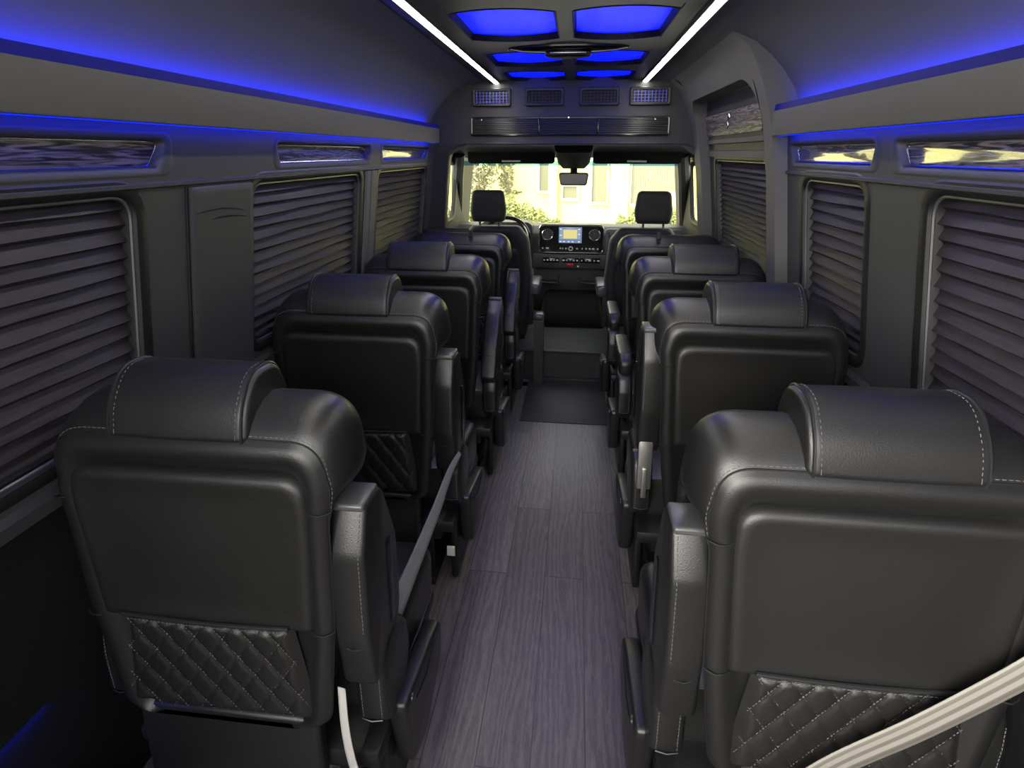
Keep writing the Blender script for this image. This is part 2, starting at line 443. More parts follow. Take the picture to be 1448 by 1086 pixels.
    # --- headrest
    if head:
        prof = rpoly([(-0.006, 1.088), (0.150, 1.075), (0.158, 1.145), (0.128, 1.205), (0.048, 1.210), (0.006, 1.15)], [0.012, 0.03, 0.06, 0.05, 0.055, 0.12], 7)
        cy = sum(p[0] for p in prof) / len(prof); cz = sum(p[1] for p in prof) / len(prof)
        def sec(x, f): return [(x, cy + (p[0] - cy) * f, cz + (p[1] - cz) * f) for p in prof]
        mb = MB().loft([sec(x, f) for x, f in [(-0.141, 0.80), (-0.1405, 0.88), (-0.136, 0.955), (-0.128, 0.995), (-0.12, 1.0), (-0.06, 1.012), (0, 1.015), (0.06, 1.012), (0.12, 1.0), (0.128, 0.995), (0.136, 0.955), (0.1405, 0.88), (0.141, 0.80)]])
        hr = B(mb, 'headrest', 'leather', angle=60)
        for sx in (-1, 1):
            B(MB().tube(sec(sx * 0.130, 0.998), 0.0032, 6, closed=True), 'piping', 'piping', hr)
            q = sec(sx * 0.119, 1.012)
            B(MB().dashes(q + [q[0]], 0.0055, 0.0045, 0.0008), 'stitching', 'thread', hr, smooth=False)
    if tab:
        mb = MB().loft([[(x, y, z) for x, y in ((0.085, 0.0), (0.105, 0.0), (0.105, 0.006), (0.085, 0.006))] for z in (1.12, 1.165, 1.178)])
        mb.box(0.082, 0.108, -0.004, 0.012, 1.135, 1.150, 0.003)
        B(mb, 'pull_tab', 'plastic')
    # --- cushion
    def cush(y, f, z0, z1, hwid):
        return [(p[0], y, p[1]) for p in rpoly([(-hwid * f, z0), (hwid * f, z0), (hwid * f, z1), (-hwid * f, z1)], [0.03, 0.03, 0.045, 0.045], 6)]
    mb = MB().loft([cush(*a) for a in [(0.165, 0.9, 0.32, 0.44, 0.30), (0.17, 0.97, 0.30, 0.455, 0.30), (0.20, 1, 0.29, 0.462, 0.305), (0.40, 1, 0.29, 0.468, 0.312), (0.52, 1, 0.29, 0.470, 0.315), (0.56, 0.985, 0.30, 0.462, 0.315), (0.585, 0.95, 0.33, 0.44, 0.315), (0.592, 0.88, 0.36, 0.41, 0.315)]])
    cu = B(mb, 'cushion', 'leather', angle=55)
    mb = MB(); st = MB()
    for sx in (-1, 1):
        st = MB()
        mb.tube([(sx * 0.20, y, z) for y, z in ((0.18, 0.46), (0.3, 0.468), (0.5, 0.474), (0.56, 0.465), (0.588, 0.43))], 0.003, 6)
        st.dashes([(sx * 0.211, y, z) for y, z in ((0.18, 0.458), (0.3, 0.467), (0.5, 0.472), (0.555, 0.466))], 0.006, 0.004, 0.001)
        B(st, 'stitching', 'thread', cu, smooth=False)
    mb.tube([(-0.2, 0.36, 0.471), (0, 0.36, 0.4725), (0.2, 0.36, 0.471)], 0.003, 6)
    B(mb, 'seam', 'seam', cu)
    # --- armrests
    def paddle(pts, rad, x0, x1, bev=0.014):
        pr = rpoly(pts, rad, 6)
        c = sum((Vector(p) for p in pr), Vector((0, 0))) / len(pr)
        def sec(x, ins):
            out = []
            for p in pr:
                d = c - Vector(p); L = d.length
                q = Vector(p) + d * (ins / L)
                out.append((x, q.x, q.y))
            return out
        return MB().loft([sec(x0, bev * 1.2), sec(x0 + bev * 0.3, bev * 0.4), sec(x0 + bev, 0.0), sec(x1 - bev, 0.0), sec(x1 - bev * 0.3, bev * 0.4), sec(x1, bev * 1.2)]), sec
    up = [(0.034, 0.530), (0.150, 0.505), (0.200, 0.60), (0.200, 0.78), (0.125, 0.945), (0.040, 0.952), (0.010, 0.855), (0.010, 0.68)]
    upr = [0.018, 0.05, 0.08, 0.10, 0.04, 0.014, 0.09, 0.09]
    if arm == 'up':
        mb, sec = paddle(up, upr, 0.266, 0.338, 0.010)
        am = B(mb, 'armrest', 'leather', angle=50)
        # top cap, coloured lighter to carry the armrest's highlight, and seams
        cap = MB().box(0.269, 0.335, 0.030, 0.112, 0.940, 0.956, 0.006, 3)
        B(cap, 'end_cap', 'cap_highlight', am)
        st = MB()
        ring = sec(0.326, -0.0010)
        st.dashes(ring[-28:], 0.006, 0.004, 0.0009)
        B(st, 'stitching', 'thread', am, smooth=False)
        B(MB().tube([(0.268, 0.022, 0.640), (0.30, 0.014, 0.636), (0.336, 0.022, 0.640)], 0.0016, 5), 'seam', 'seam', am)
        rec = MB().loft([[(0.3375 + dx, p[0] , p[1]) for p in rpoly([(0.135 - d, 0.60 - d), (0.150 + d, 0.60 - d), (0.150 + d, 0.80 + d), (0.135 - d, 0.80 + d)], 0.006, 3)] for dx, d in ((0, 0.004), (0.003, 0.002), (0.0035, -0.002))])
        B(rec, 'latch_strip', 'gloss', am)
    else:
        dn = [(0.10, 0.575), (0.47, 0.60), (0.50, 0.645), (0.44, 0.672), (0.14, 0.672), (0.09, 0.64)]
        mb, sec = paddle(dn, [0.02, 0.02, 0.02, 0.02, 0.04, 0.03], 0.272, 0.335)
        am = B(mb, 'armrest', 'leather', angle=50)
        st = MB(); st.dashes(sec(0.322, -0.001)[16:40], 0.006, 0.004, 0.0009)
        B(st, 'stitching', 'thread', am, smooth=False)
    # inner armrest, lowered along the wall side
    mb, sec = paddle([(0.10, 0.565), (0.46, 0.585), (0.48, 0.62), (0.44, 0.645), (0.13, 0.645), (0.08, 0.61)], 0.02, -0.318, -0.268)
    B(mb, 'armrest', 'leather', angle=50)
    # armrest hubs
    for sx, nm in ((1, 'armrest_hub'), (-1, 'armrest_hub')):
        x0, x1 = (0.272, 0.342) if sx > 0 else (-0.322, -0.262)
        mb, sec = paddle([(0.068, 0.40), (0.11, 0.35), (0.20, 0.36), (0.245, 0.44), (0.225, 0.53), (0.15, 0.585), (0.085, 0.58), (0.064, 0.50)], [0.012, 0.03, 0.06, 0.06, 0.06, 0.05, 0.04, 0.05], x0, x1, 0.012)
        hb = B(mb, nm, 'leather', angle=50)
        for x in (x0 + 0.014, x1 - 0.014):
            st = MB()
            st.dashes([(x, 0.063 + abs(z - 0.49) * 0.06, z) for z in (0.405, 0.45, 0.50, 0.55)], 0.006, 0.0035, 0.001)
            B(st, 'stitching', 'thread', hb, smooth=False)
        B(MB().tube([(x0 + 0.012, 0.066, 0.401), ((x0 + x1) / 2, 0.062, 0.400), (x1 - 0.012, 0.066, 0.401)], 0.0016, 5), 'piping', 'piping', hb)
    # --- side shroud on the aisle side, below the cushion
    mb, sec = paddle([(0.115, 0.385), (0.165, 0.155), (0.26, 0.125), (0.44, 0.20), (0.45, 0.31), (0.36, 0.335)], [0.02, 0.03, 0.06, 0.04, 0.03, 0.1], 0.318, 0.366, 0.010)
    sh = B(mb, 'side_shroud', 'leather', angle=50)
    st = MB().tube([(0.3675, 0.19, 0.325), (0.3675, 0.27, 0.30), (0.3675, 0.36, 0.325)], 0.0015, 5)
    st.cyl((0.355, 0.16, 0.36), (1, 0, 0), 0.012, 0.018, 16, bev=0.003)
    B(st, 'seam', 'piping', sh)
    # --- pedestal with floor rails
    mb = MB()
    mb.box(-0.22, 0.26, 0.10, 0.50, 0.20, 0.30, 0.01)
    mb.box(-0.26, 0.318, 0.06, 0.56, 0.262, 0.31, 0.012)
    B(mb, 'seat_pan', 'plastic')
    for sx in (-0.17, 0.20):
        mb = MB()
        mb.box(sx - 0.02, sx + 0.02, 0.14, 0.20, 0.0, 0.22, 0.006)
        mb.box(sx - 0.02, sx + 0.02, 0.42, 0.48, 0.0, 0.22, 0.006)
        mb.box(sx - 0.03, sx + 0.03, 0.10, 0.52, 0.0, 0.03, 0.006)
        B(mb, 'leg_frame', 'metal')
    # leg of the aisle-side valance below the shroud
    mb = MB().box(0.285, 0.312, 0.13, 0.52, 0.015, 0.30, 0.01)
    B(mb, 'base_cover', 'plastic')
    return root

GRP = 'black leather captain seats in two columns along the aisle'
protoL = build_seat(1)
protoR = build_seat(-1)
protoRd = build_seat(-1, arm='down')
protoL4 = build_seat(1, head=False, tab=True)
protoR4 = build_seat(-1, head=False, arm='down', tab=True)
SEATS = [
    (protoL, -0.634, 0.866, 'left rearmost black leather seat, nearest the camera, grey belt over its cushion'),
    (protoL, -0.640, 1.680, 'second black leather seat from the rear on the left, beside the flat pillar cover'),
    (protoL, -0.612, 2.400, 'third black leather seat from the rear on the left, beside the narrow blind'),
    (protoL4, -0.600, 3.120, 'left black leather seat without headrest, directly behind the driver seat'),
    (protoR, 0.606, 0.868, 'right rearmost black leather seat with striped belt crossing its quilted pocket'),
    (protoR, 0.640, 1.700, 'second black leather seat from the rear on the right, steel bracket under its armrest'),
    (protoRd, 0.640, 2.450, 'third black leather seat from the rear on the right, armrest lowered, beside the side door'),
    (protoR4, 0.630, 3.150, 'right black leather seat without headrest, directly behind the front passenger seat'),
]
used = set()
seats = []
for p, x, y, lab in SEATS:
    o = p if p.name not in used else copy_tree(p)
    used.add(p.name)
    o.location = (x, y, 0)
    tag(o, lab, 'seat', GRP)
    seats.append(o)

# third and fourth left seats: armrest tipped forwards; second right seat: armrest pulled up on its steel bracket
def child(o, nm): return [c for c in bpy.data.objects if c.parent == o and c.name.split('.')[0] == nm][0]
piv = Vector((0.0, 0.10, 0.53))
for i, deg in ((2, 40), (3, 40)):
    a = child(seats[i], 'armrest'); R = Matrix.Rotation(math.radians(-deg), 3, 'X')
    a.rotation_euler = (math.radians(-deg), 0, 0); a.location = piv - R @ piv
a = child(seats[5], 'armrest'); a.location = (0, 0, 0.11)
br_ = MB().box(-0.330, -0.284, 0.028, 0.052, 0.50, 0.68, 0.004)
br_.box(-0.316, -0.298, 0.022, 0.03, 0.47, 0.58, 0.003)
ab = br_.build('armrest_bracket', M['steel'], seats[5]); ab['label'] = 'exposed bright steel bracket'

# ------------------------------------------------------------------ van shell
def wallx(z): return 0.86 + (1.5 - z) * 0.11
def wall_mesh(mb, sg, y0, y1, z0, z1, holes, fx, dy=0.25, dz=0.12):
    ys = {round(y0, 4), round(y1, 4)}; zs = {round(z0, 4), round(z1, 4)}
    for h in holes:
        ys |= {round(min(max(v, y0), y1), 4) for v in h[:2]}; zs |= {round(min(max(v, z0), z1), 4) for v in h[2:]}
    def fill(c, d):
        c = sorted(c); out = []
        for a, b in zip(c, c[1:]):
            n = max(1, int(math.ceil((b - a) / d)))
            out += [a + (b - a) * i / n for i in range(n)]
        return out + [c[-1]]
    ys = fill(ys, dy); zs = fill(zs, dz)
    b = len(mb.v); n = len(ys)
    for z in zs:
        for y in ys: mb.v.append((sg * fx(z), y, z))
    for j in range(len(zs) - 1):
        for i in range(n - 1):
            cy = (ys[i] + ys[i + 1]) / 2; cz = (zs[j] + zs[j + 1]) / 2
            if any(h[0] < cy < h[1] and h[2] < cz < h[3] for h in holes): continue
            a = b + j * n + i
            mb.f.append((a, a + 1, a + n + 1, a + n))

def yz_outline(kind, y0, y1, z0, z1, d=0.0, r=0.05, sl0=0.0, sl1=0.0):
    """rounded rectangle; sl0 / sl1 slant the rear / front end (top edge longer when positive)."""
    pts = [(y0 - d + sl0, z0 - d), (y1 + d - sl1, z0 - d), (y1 + d, z1 + d), (y0 - d, z1 + d)]
    return rpoly(pts, r, 6)

def bezel(sg, fx, rect, m, name, r=0.05, lip=0.035, proud=0.004, depth=0.03, sl0=0.0, sl1=0.0):
    y0, y1, z0, z1 = rect
    mb = MB()
    rings = []
    for d, e in ((lip, -0.001), (lip - 0.006, proud), (0.012, proud), (0.004, proud - 0.002), (0.0, -0.004), (-0.003, -depth)):
        k = 0.0 if d > 0.013 else 1.0
        rings.append([(sg * (fx(p[1]) - e), p[0], p[1]) for p in yz_outline('', y0, y1, z0, z1, d, r + max(0, d), sl0 * k, sl1 * k)])
    mb.loft(rings, cap=False)
    return mb.build(name, m, None, angle=40)

def blind(sg, fx, rect, label, pitch=0.035, depth=0.026, amp=0.0075, r=0.05):
    y0, y1, z0, z1 = rect
    root = thing('pleated_blind', label, 'blind', (sg * (fx(z0) + depth), (y0 + y1) / 2, z0), 'dark pleated window blinds')
    ox, oy, oz = root.location
    n = int((z1 - z0) / pitch)
    prof = []
    for k in range(n * 2 + 1):
        z = z1 - (z1 - z0) * (k // 2 + (0.78 if k % 2 else 0.0)) / n
        prof.append((-amp if k % 2 else amp, z))
    mb = MB()
    nu = max(4, int((y1 - y0) / 0.12))
    b = 0
    rows = []
    rnd = random.Random(int(abs(y0) * 100))
    for a, (dx, z) in enumerate(prof):
        row = []
        for i in range(nu + 1):
            y = y0 - 0.005 + (y1 - y0 + 0.01) * i / nu
            w = 0.0015 * math.sin(y * 9 + a * 1.7) + rnd.uniform(-0.0008, 0.0008)
            row.append((sg * (fx(z) + depth + dx + w) - ox, y - oy, z + w - oz))
        rows.append(row)
    for j in range(len(rows) - 1):
        mb.add(rows[j] + rows[j + 1], [(i, i + 1, i + 1 + nu + 1, i + nu + 1) for i in range(nu)])
    mb.build('pleated_fabric', M['blind'], root, smooth=False)
    mb = MB()
    out = yz_outline('', y0, y1, z0, z1, -0.002, r)
    mb.tube([(sg * (fx(p[1]) + 0.008) - ox, p[0] - oy, p[1] - oz) for p in out], 0.004, 6, closed=True)
    mb.build('guide_rail', M['rail'], root)
    mb = MB()
    mb.tube([(sg * (fx(z0) + depth - 0.012) - ox, y - oy, z0 + 0.012 - oz) for y in (y0 + 0.03, (y0 + y1) / 2, y1 - 0.03)], 0.007, 8)
    mb.build('bottom_rail', M['metal'], root)
    return root

def strip_panel(sg, fx0, rect, label, r=0.012, sl0=0.03, sl1=0.03, depth=0.024, tilt=0.0, wood='wood'):
    y0, y1, z0, z1 = rect
    fx = lambda z: fx0(z) + (z - (z0 + z1) / 2) * tilt
    root = thing('wood_trim_panel', label, 'trim panel', (sg * (fx(z0) + depth), (y0 + y1) / 2, z0), 'lacquered dark wood panels above the windows')
    ox, oy, oz = root.location
    def R(d, e): return [(sg * (fx(p[1]) + depth - e) - ox, p[0] - oy, p[1] - oz) for p in yz_outline('', y0, y1, z0, z1, d, r, sl0, sl1)]
    mb = MB().loft([R(-0.004, -0.004), R(-0.004, 0.0), R(-0.008, 0.001)])
    mb.build('wood_veneer', M[wood], root, angle=30)
    mb = MB().tube(R(-0.004, 0.002), 0.0022, 6, closed=True)
    mb.build('bright_edge', M['chrome'], root)
    return root

YR = -0.70    # rear opening
WZ0, WZ1 = 1.012, 1.512     # side window band
SZ0, SZ1 = 1.566, 1.628     # wood strip band
# windows (y0, y1)
LW = [(0.05, 1.125), (1.59, 2.44), (2.665, 3.555)]
RW = [(0.25, 1.36), (1.655, 2.085)]
LS = [(0.15, 1.235), (1.72, 2.545), (2.70, 3.57)]
RS = [(0.45, 1.515), (1.605, 2.215)]
hol = lambda rs, z0, z1, e: [(a + e, b - e, z0 + e, z1 - e) for a, b in rs]

mb = MB()
wall_mesh(mb, -1, YR, 3.72, 0.93, 1.72, hol(LW, WZ0, WZ1, -0.006) + hol(LS, SZ0, SZ1, -0.004), wallx)
struct(mb.build('wall_left', M['wall'], None))
mb = MB()
wall_mesh(mb, 1, YR, 2.30, 0.93, 1.72, hol(RW, WZ0, WZ1, -0.006) + hol(RS, SZ0, SZ1, -0.004), wallx)
struct(mb.build('wall_right', M['wall'], None))

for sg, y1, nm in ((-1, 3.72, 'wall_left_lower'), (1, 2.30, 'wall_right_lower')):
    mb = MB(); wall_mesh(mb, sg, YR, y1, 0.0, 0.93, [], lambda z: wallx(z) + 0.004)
    struct(mb.build(nm, M['carpet_shade'], None))  # black lining puts the shade below the windows into the wall colour
wn = 0
lab_l = ['pleated blind of the rearmost left window, beside the nearest left seat', 'wide pleated blind on the left between pillar cover and grey pillar', 'narrow pleated blind at the left front, beside the bulkhead']
for k, (a, b) in enumerate(LW):
    wn += 1
    struct(bezel(-1, wallx, (a, b, WZ0, WZ1), M['plastic'], 'window_%d' % wn))
    blind(-1, wallx, (a, b, WZ0, WZ1), lab_l[k])
lab_r = ['large pleated blind of the rearmost right window, beside the nearest right seat', 'pleated blind of the second right window, between black pillar and door arch']
for k, (a, b) in enumerate(RW):
    wn += 1
    struct(bezel(1, wallx, (a, b, WZ0, WZ1), M['plastic'], 'window_%d' % wn))
    blind(1, wallx, (a, b, WZ0, WZ1), lab_r[k])
ls = ['long dark wood strip above the rearmost left window', 'dark wood strip above the middle left window', 'short wood strip at the left front catching cream reflections']
rs = ['long wood strip above the rearmost right window, half bright with reflection', 'bright reflecting wood strip above the second right window, beside the door arch']
tn = 0
for sg, S, lb in ((-1, LS, ls), (1, RS, rs)):
    for k, (a, b) in enumerate(S):
        tn += 1
        struct(bezel(sg, wallx, (a, b, SZ0, SZ1), M['wall'], 'trim_%d' % tn, r=0.014, lip=0.02, proud=0.002, depth=0.03, sl0=0.03, sl1=0.03))
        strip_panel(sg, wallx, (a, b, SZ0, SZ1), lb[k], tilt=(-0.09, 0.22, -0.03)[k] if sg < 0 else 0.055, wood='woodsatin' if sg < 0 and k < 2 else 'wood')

# header band ledge above the windows (a raised step of the wall)
for sg, y1 in ((-1, 3.62), (1, 2.25)):
    tn += 1
    mb = MB()
    mb.loft([[(sg * (wallx(z) - e), y, z) for z, e in ((1.537, 0.0), (1.533, 0.008), (1.526, 0.008), (1.522, 0.0))] for y in (YR, y1)], cap=True)
    struct(mb.build('trim_%d' % tn, M['wall'], None))

# left pillar cover panel
cp = thing('pillar_cover_panel', 'flat dark pillar cover with two curved slits, between the left windows', 'panel', (-wallx(1.0), 1.43, 1.0))
mb = MB()
pts = lambda d: rpoly([(1.30 - d, 0.90 - d), (1.568 + d, 0.90 - d), (1.568 + d, 1.518 + d), (1.30 - d, 1.518 + d)], 0.008, 3)
mb.loft([[(-(wallx(p[1]) - e) - cp.location.x, p[0] - 1.43, p[1] - 1.0) for p in pts(d)] for d, e in ((0.0, 0.0), (0, 0.010), (-0.004, 0.013), (-0.02, 0.013))])
mb.build('cover', M['wall'], cp)
mb = MB()
for y0, y1, z, h in ((1.31, 1.52, 1.452, 0.010), (1.37, 1.53, 1.432, 0.007)):
    mb.tube([(-(wallx(z) - 0.0135) - cp.location.x, y0 + (y1 - y0) * i / 12 - 1.43, z + h * math.sin(PI * i / 12) - 0.008 * i / 12 - 1.0) for i in range(13)], lambda t: 0.0005 + 0.0025 * math.sin(PI * t), 6)
mb.build('slit', M['seam'], cp)
# seam between cover and the pillar behind it
tn += 1
mb = MB().tube([(-(wallx(z) - 0.002), 1.292, z) for z in (0.9, 1.2, 1.52)], 0.003, 6)
struct(mb.build('trim_%d' % tn, M['seam'], None))
# grey pillar between the two front left windows
tn += 1
mb = MB()
for a, b in ((2.487, 2.535), (2.545, 2.62)):
    mb.loft([[(-(wallx(z) - e), y, z) for y, e in ((a, 0.002), (a + 0.004, 0.012), (b - 0.004, 0.012), (b, 0.002))] for z in (0.8, 1.0, 1.25, 1.52)])
struct(mb.build('trim_%d' % tn, M['valance'], None))

# headliner
HL = [(0.885, 1.70), (0.876, 1.76), (0.852, 1.82), (0.812, 1.88), (0.762, 1.935), (0.70, 1.985), (0.635, 2.013), (0.57, 2.026), (0.505, 2.032)]
CX = 0.02
mb = MB()
prof = [(-x, z) for x, z in HL] + []
rows = [[(x, y, z) for x, z in prof] for y in (YR, 0.6, 1.9, 3.1, 3.72)]
for a, b in zip(rows, rows[1:]):
    n = len(a); mb.add(a + b, [(i, i + 1, n + i + 1, n + i) for i in range(n - 1)])
rows = [[(x, y, z) for x, z in HL] for y in (YR, 0.6, 1.9, 3.1, 3.72)]
for a, b in zip(rows, rows[1:]):
    n = len(a); mb.add(a + b, [(i, i + 1, n + i + 1, n + i) for i in range(n - 1)])
struct(mb.build('ceiling', M['headliner'], None, weld=True))
mb = MB(); mb.box(-1.12, 1.12, YR, 3.80, 2.085, 2.12)
struct(mb.build('roof', M['bulk'], None, smooth=False))
for sg, nm in ((-1, 'wall_left_outer'), (1, 'wall_right_outer')):
    mb = MB().loft([[(sg * (wallx(z) + e), y, z) for z, e in ((0.0, 0.09), (1.0, 0.09), (1.75, 0.09), (2.0, 0.14), (2.09, 0.24), (2.09, 0.25), (2.0, 0.16), (1.75, 0.11), (1.0, 0.11), (0.0, 0.11))] for y in (YR, 3.76)])
    struct(mb.build(nm, M['bulk'], None))

# centre ceiling tray with six blue recesses
TZ = 2.034; LZ = 2.056
CELLS = []
CROWS = ((2.17, 0.255), (2.91, 0.21), (3.515, 0.205))
for cy, hl in CROWS:
    CELLS.append((-0.335, -0.012, cy, hl)); CELLS.append((0.066, 0.375, cy, hl))
def cell_outline(x0, x1, cy, hl, d, bulge=0.055):
    sgn = -1 if x0 < 0 else 1
    top, bot = [], []
    n = 10
    for i in range(n + 1):
        t = i / n; x = x0 - d + (x1 - x0 + 2 * d) * t
        # the inner end is straight, the outer end tapers
        k = math.sin(PI * min(1, max(0, t))) ** 0.8
        top.append((x, cy + hl + d - bulge + bulge * k))
        bot.append((x, cy - hl - d + bulge - bulge * k))
    return bot + top[::-1]
lp = thing('ceiling_light_panel', 'dark ceiling panel with six blue lit recesses in two columns', 'ceiling light', (CX, 2.0, TZ))
lx, ly, lz = lp.location
fr = MB()
# plate: strips around the cells
xs_edges = [-0.505, -0.350, 0.003, 0.051, 0.390, 0.505]
def plate(x0, x1, y0, y1): fr.add([(x0 - lx, y0 - ly, TZ - lz), (x1 - lx, y0 - ly, TZ - lz), (x1 - lx, y1 - ly, TZ - lz), (x0 - lx, y1 - ly, TZ - lz)], [(0, 1, 2, 3)])
plate(-0.51, -0.352, YR, 3.72); plate(0.0, 0.054, YR, 3.72); plate(0.392, 0.51, YR, 3.72)
for (xa, xb) in ((-0.352, 0.0), (0.054, 0.392)):
    yy = [YR] + [v for cy, hl in CROWS for v in (cy - hl - 0.017, cy + hl + 0.017)] + [3.72]
    for i in range(0, len(yy), 2): plate(xa, xb, yy[i], yy[i + 1])
# infill between the rectangular hole and the curved outline
for x0, x1, cy, hl in CELLS:
    xa, xb = (-0.352, 0.0) if x0 < 0 else (0.054, 0.392)
    o = cell_outline(x0, x1, cy, hl, 0.012)
    n = len(o) // 2
    def edge(p, lo):
        return (min(max(p[0], xa), xb), (cy - hl - 0.017) if lo else (cy + hl + 0.017))
    for i in range(n - 1):
        a, b = o[i], o[i + 1]
        fr.add([(q[0] - lx, q[1] - ly, TZ - lz) for q in (edge(a, 1), edge(b, 1), b, a)], [(0, 1, 2, 3)])
        a, b = o[n + i], o[n + i + 1]
        fr.add([(q[0] - lx, q[1] - ly, TZ - lz) for q in (edge(a, 0), edge(b, 0), b, a)], [(0, 1, 2, 3)])
    for p, q, xe in ((o[0], o[-1], xa), (o[n - 1], o[n], xb)):
        fr.add([(xe - lx, cy - hl - 0.017 - ly, TZ - lz), (xe - lx, cy + hl + 0.017 - ly, TZ - lz), (q[0] - lx, q[1] - ly, TZ - lz), (p[0] - lx, p[1] - ly, TZ - lz)], [(0, 1, 2, 3)])
        fr.add([(p[0] - lx, p[1] - ly, TZ - lz), (xe - lx, p[1] - ly, TZ - lz), (xe - lx, cy - hl - 0.017 - ly, TZ - lz)], [(0, 1, 2)])
        fr.add([(q[0] - lx, q[1] - ly, TZ - lz), (xe - lx, q[1] - ly, TZ - lz), (xe - lx, cy + hl + 0.017 - ly, TZ - lz)], [(0, 1, 2)])
fr.build('tray', M['tray'], lp, smooth=False)
for c in CELLS:
    rim = MB().loft([[(p[0] - lx, p[1] - ly, z - lz) for p in cell_outline(*c, d)] for z, d in ((TZ - 0.002, 0.014), (TZ - 0.002, 0.010), (LZ, 0.0))], cap=False)
    rm = rim.build('recess_rim', M['trayrim'], lp, smooth=False)
    ln = MB().loft([[(p[0] - lx, p[1] - ly, z - lz) for p in cell_outline(*c, d)] for z, d in ((LZ - 0.001, 0.002), (LZ - 0.006, -0.02), (LZ - 0.008, -0.06))])
    ln.build('blue_lens', M['blue_lens'], rm, angle=60)

# dome fixture in the middle of the tray
df = thing('ceiling_dome', 'shallow black dome fixture on the ceiling between the blue recesses', 'ceiling fixture', (0.03, 2.60, TZ))
mb = MB()
for zz, rr in (): pass
mb.loft([[(0.26 * f * math.cos(t), 0.085 * f * math.sin(t), z) for t in [2 * PI * i / 40 for i in range(40)]] for z, f in ((0.0, 1.0), (-0.006, 0.99), (-0.014, 0.80), (-0.02, 0.5), (-0.022, 0.2))])
mb.build('dome', M['gloss'], df)
mb = MB().loft([[(0.10 * f * math.cos(t), 0.05 * f * math.sin(t), z) for t in [2 * PI * i / 32 for i in range(32)]] for z, f in ((-0.016, 1.0), (-0.034, 0.97), (-0.040, 0.8))])
mb.build('hub', M['trayrim'], df)
mb = MB().box(-0.075, 0.075, -0.054, -0.046, -0.030, -0.024, 0.002)
mb.build('edge_strip', M['chrome'], df)

# white LED strips
for x, lab in ((-0.437, 'long white LED light strip on the ceiling left of the blue recesses'), (0.478, 'long white LED light strip on the ceiling right of the blue recesses')):
    r = thing('led_strip_light', lab, 'ceiling light', (x, 1.6, TZ - 0.002), 'white LED ceiling strips')
    mb = MB()
    for a, b in ((-0.022, -0.0152), (0.0152, 0.022)): mb.box(a, b, -2.2, 2.19, -0.012, 0.0, 0.002)
    mb.box(-0.0135, 0.0135, -2.2, 2.19, -0.003, 0.0)
    mb.build('housing', M['metal'], r)
    mb = MB().loft([[(px, y, pz) for px, pz in ((-0.0145, -0.004), (-0.0145, -0.0105), (-0.008, -0.0145), (0.008, -0.0145), (0.0145, -0.0105), (0.0145, -0.004))] for y in (-2.19, 2.18)])
    mb.build('diffuser', M['led'], r)

# blue lit valances along both walls
def valance(sg, xf, y0, y1, label):
    root = thing('light_valance', label, 'valance', (sg * xf, (y0 + y1) / 2, 1.66), 'grey light valances with blue strips')
    ox, oy, oz = root.location
    def ex(pts, mt, nm, par=root):
        mb = MB().loft([[(sg * x - ox, y - oy, z - oz) for x, z in pts] for y in (y0, y1)])
        return mb.build(nm, M[mt], par, angle=30)
    ex([(xf + 0.002, 1.660), (xf, 1.664), (xf, 1.746), (xf + 0.012, 1.746), (xf + 0.014, 1.684), (0.85, 1.684), (0.838, 1.660)], 'valance', 'fascia')
    ex([(xf + 0.002, 1.747), (xf + 0.004, 1.768), (xf + 0.008, 1.768), (xf + 0.008, 1.747)], 'blue_lip', 'acrylic_lip')
    ex([(xf + 0.020, 1.6585), (xf + 0.020, 1.6595), (xf + 0.034, 1.6595), (xf + 0.034, 1.6585)], 'blue_led', 'light_tape')
    return root
valance(-1, 0.782, YR, 3.60, 'long grey valance with blue light edge along the left wall')
valance(1, 0.782, YR, 2.235, 'grey valance with blue light edge along the right wall, ending at the arch')

# bulkhead towards the cab
BY = 3.72
OPX0, OPX1, OPZ = -0.752, 0.832, 1.648
mb = MB()
op = rpoly([(-0.83, 0.0), (0.90, 0.0), (0.862, 1.20), (OPX1 - 0.01, OPZ), (OPX0 + 0.01, OPZ), (-0.785, 1.20)], [0, 0, 0.3, 0.11, 0.11, 0.3], 8)
outer = []
for p in op:
    # project each opening point outwards to the shell
    if p[1] > OPZ - 0.001: outer.append((p[0], 2.10))
    else: outer.append((-1.06 if p[0] < 0 else 1.06, p[1]))
rings = [[(p[0], BY, p[1]) for p in outer], [(p[0] * 1.03 + 0.0, BY, p[1] + (0.02 if p[1] > 1.3 else 0)) for p in op], [(p[0] * 1.012, BY - 0.008, p[1] + (0.008 if p[1] > 1.3 else 0)) for p in op], [(p[0], BY - 0.004, p[1]) for p in op], [(p[0], BY + 0.06, p[1]) for p in op]]
mb.loft(rings, cap=False)
# fill upper corners
for sx in (-1, 1):
    xi = OPX0 if sx < 0 else OPX1
    c = [p for p in op if (p[0] < 0) == (sx < 0) and p[1] > 1.45]
mb.add([(-1.06, BY + 0.002, 1.40), (-0.60, BY + 0.002, 1.648 + 0.02), (-0.60, BY + 0.002, 2.1), (-1.06, BY + 0.002, 2.1)], [(0, 1, 2, 3)])
mb.add([(1.06, BY + 0.002, 1.40), (0.68, BY + 0.002, 1.648 + 0.02), (0.68, BY + 0.002, 2.1), (1.06, BY + 0.002, 2.1)], [(0, 1, 2, 3)])
struct(mb.build('wall_front', M['bulk'], None, angle=40))

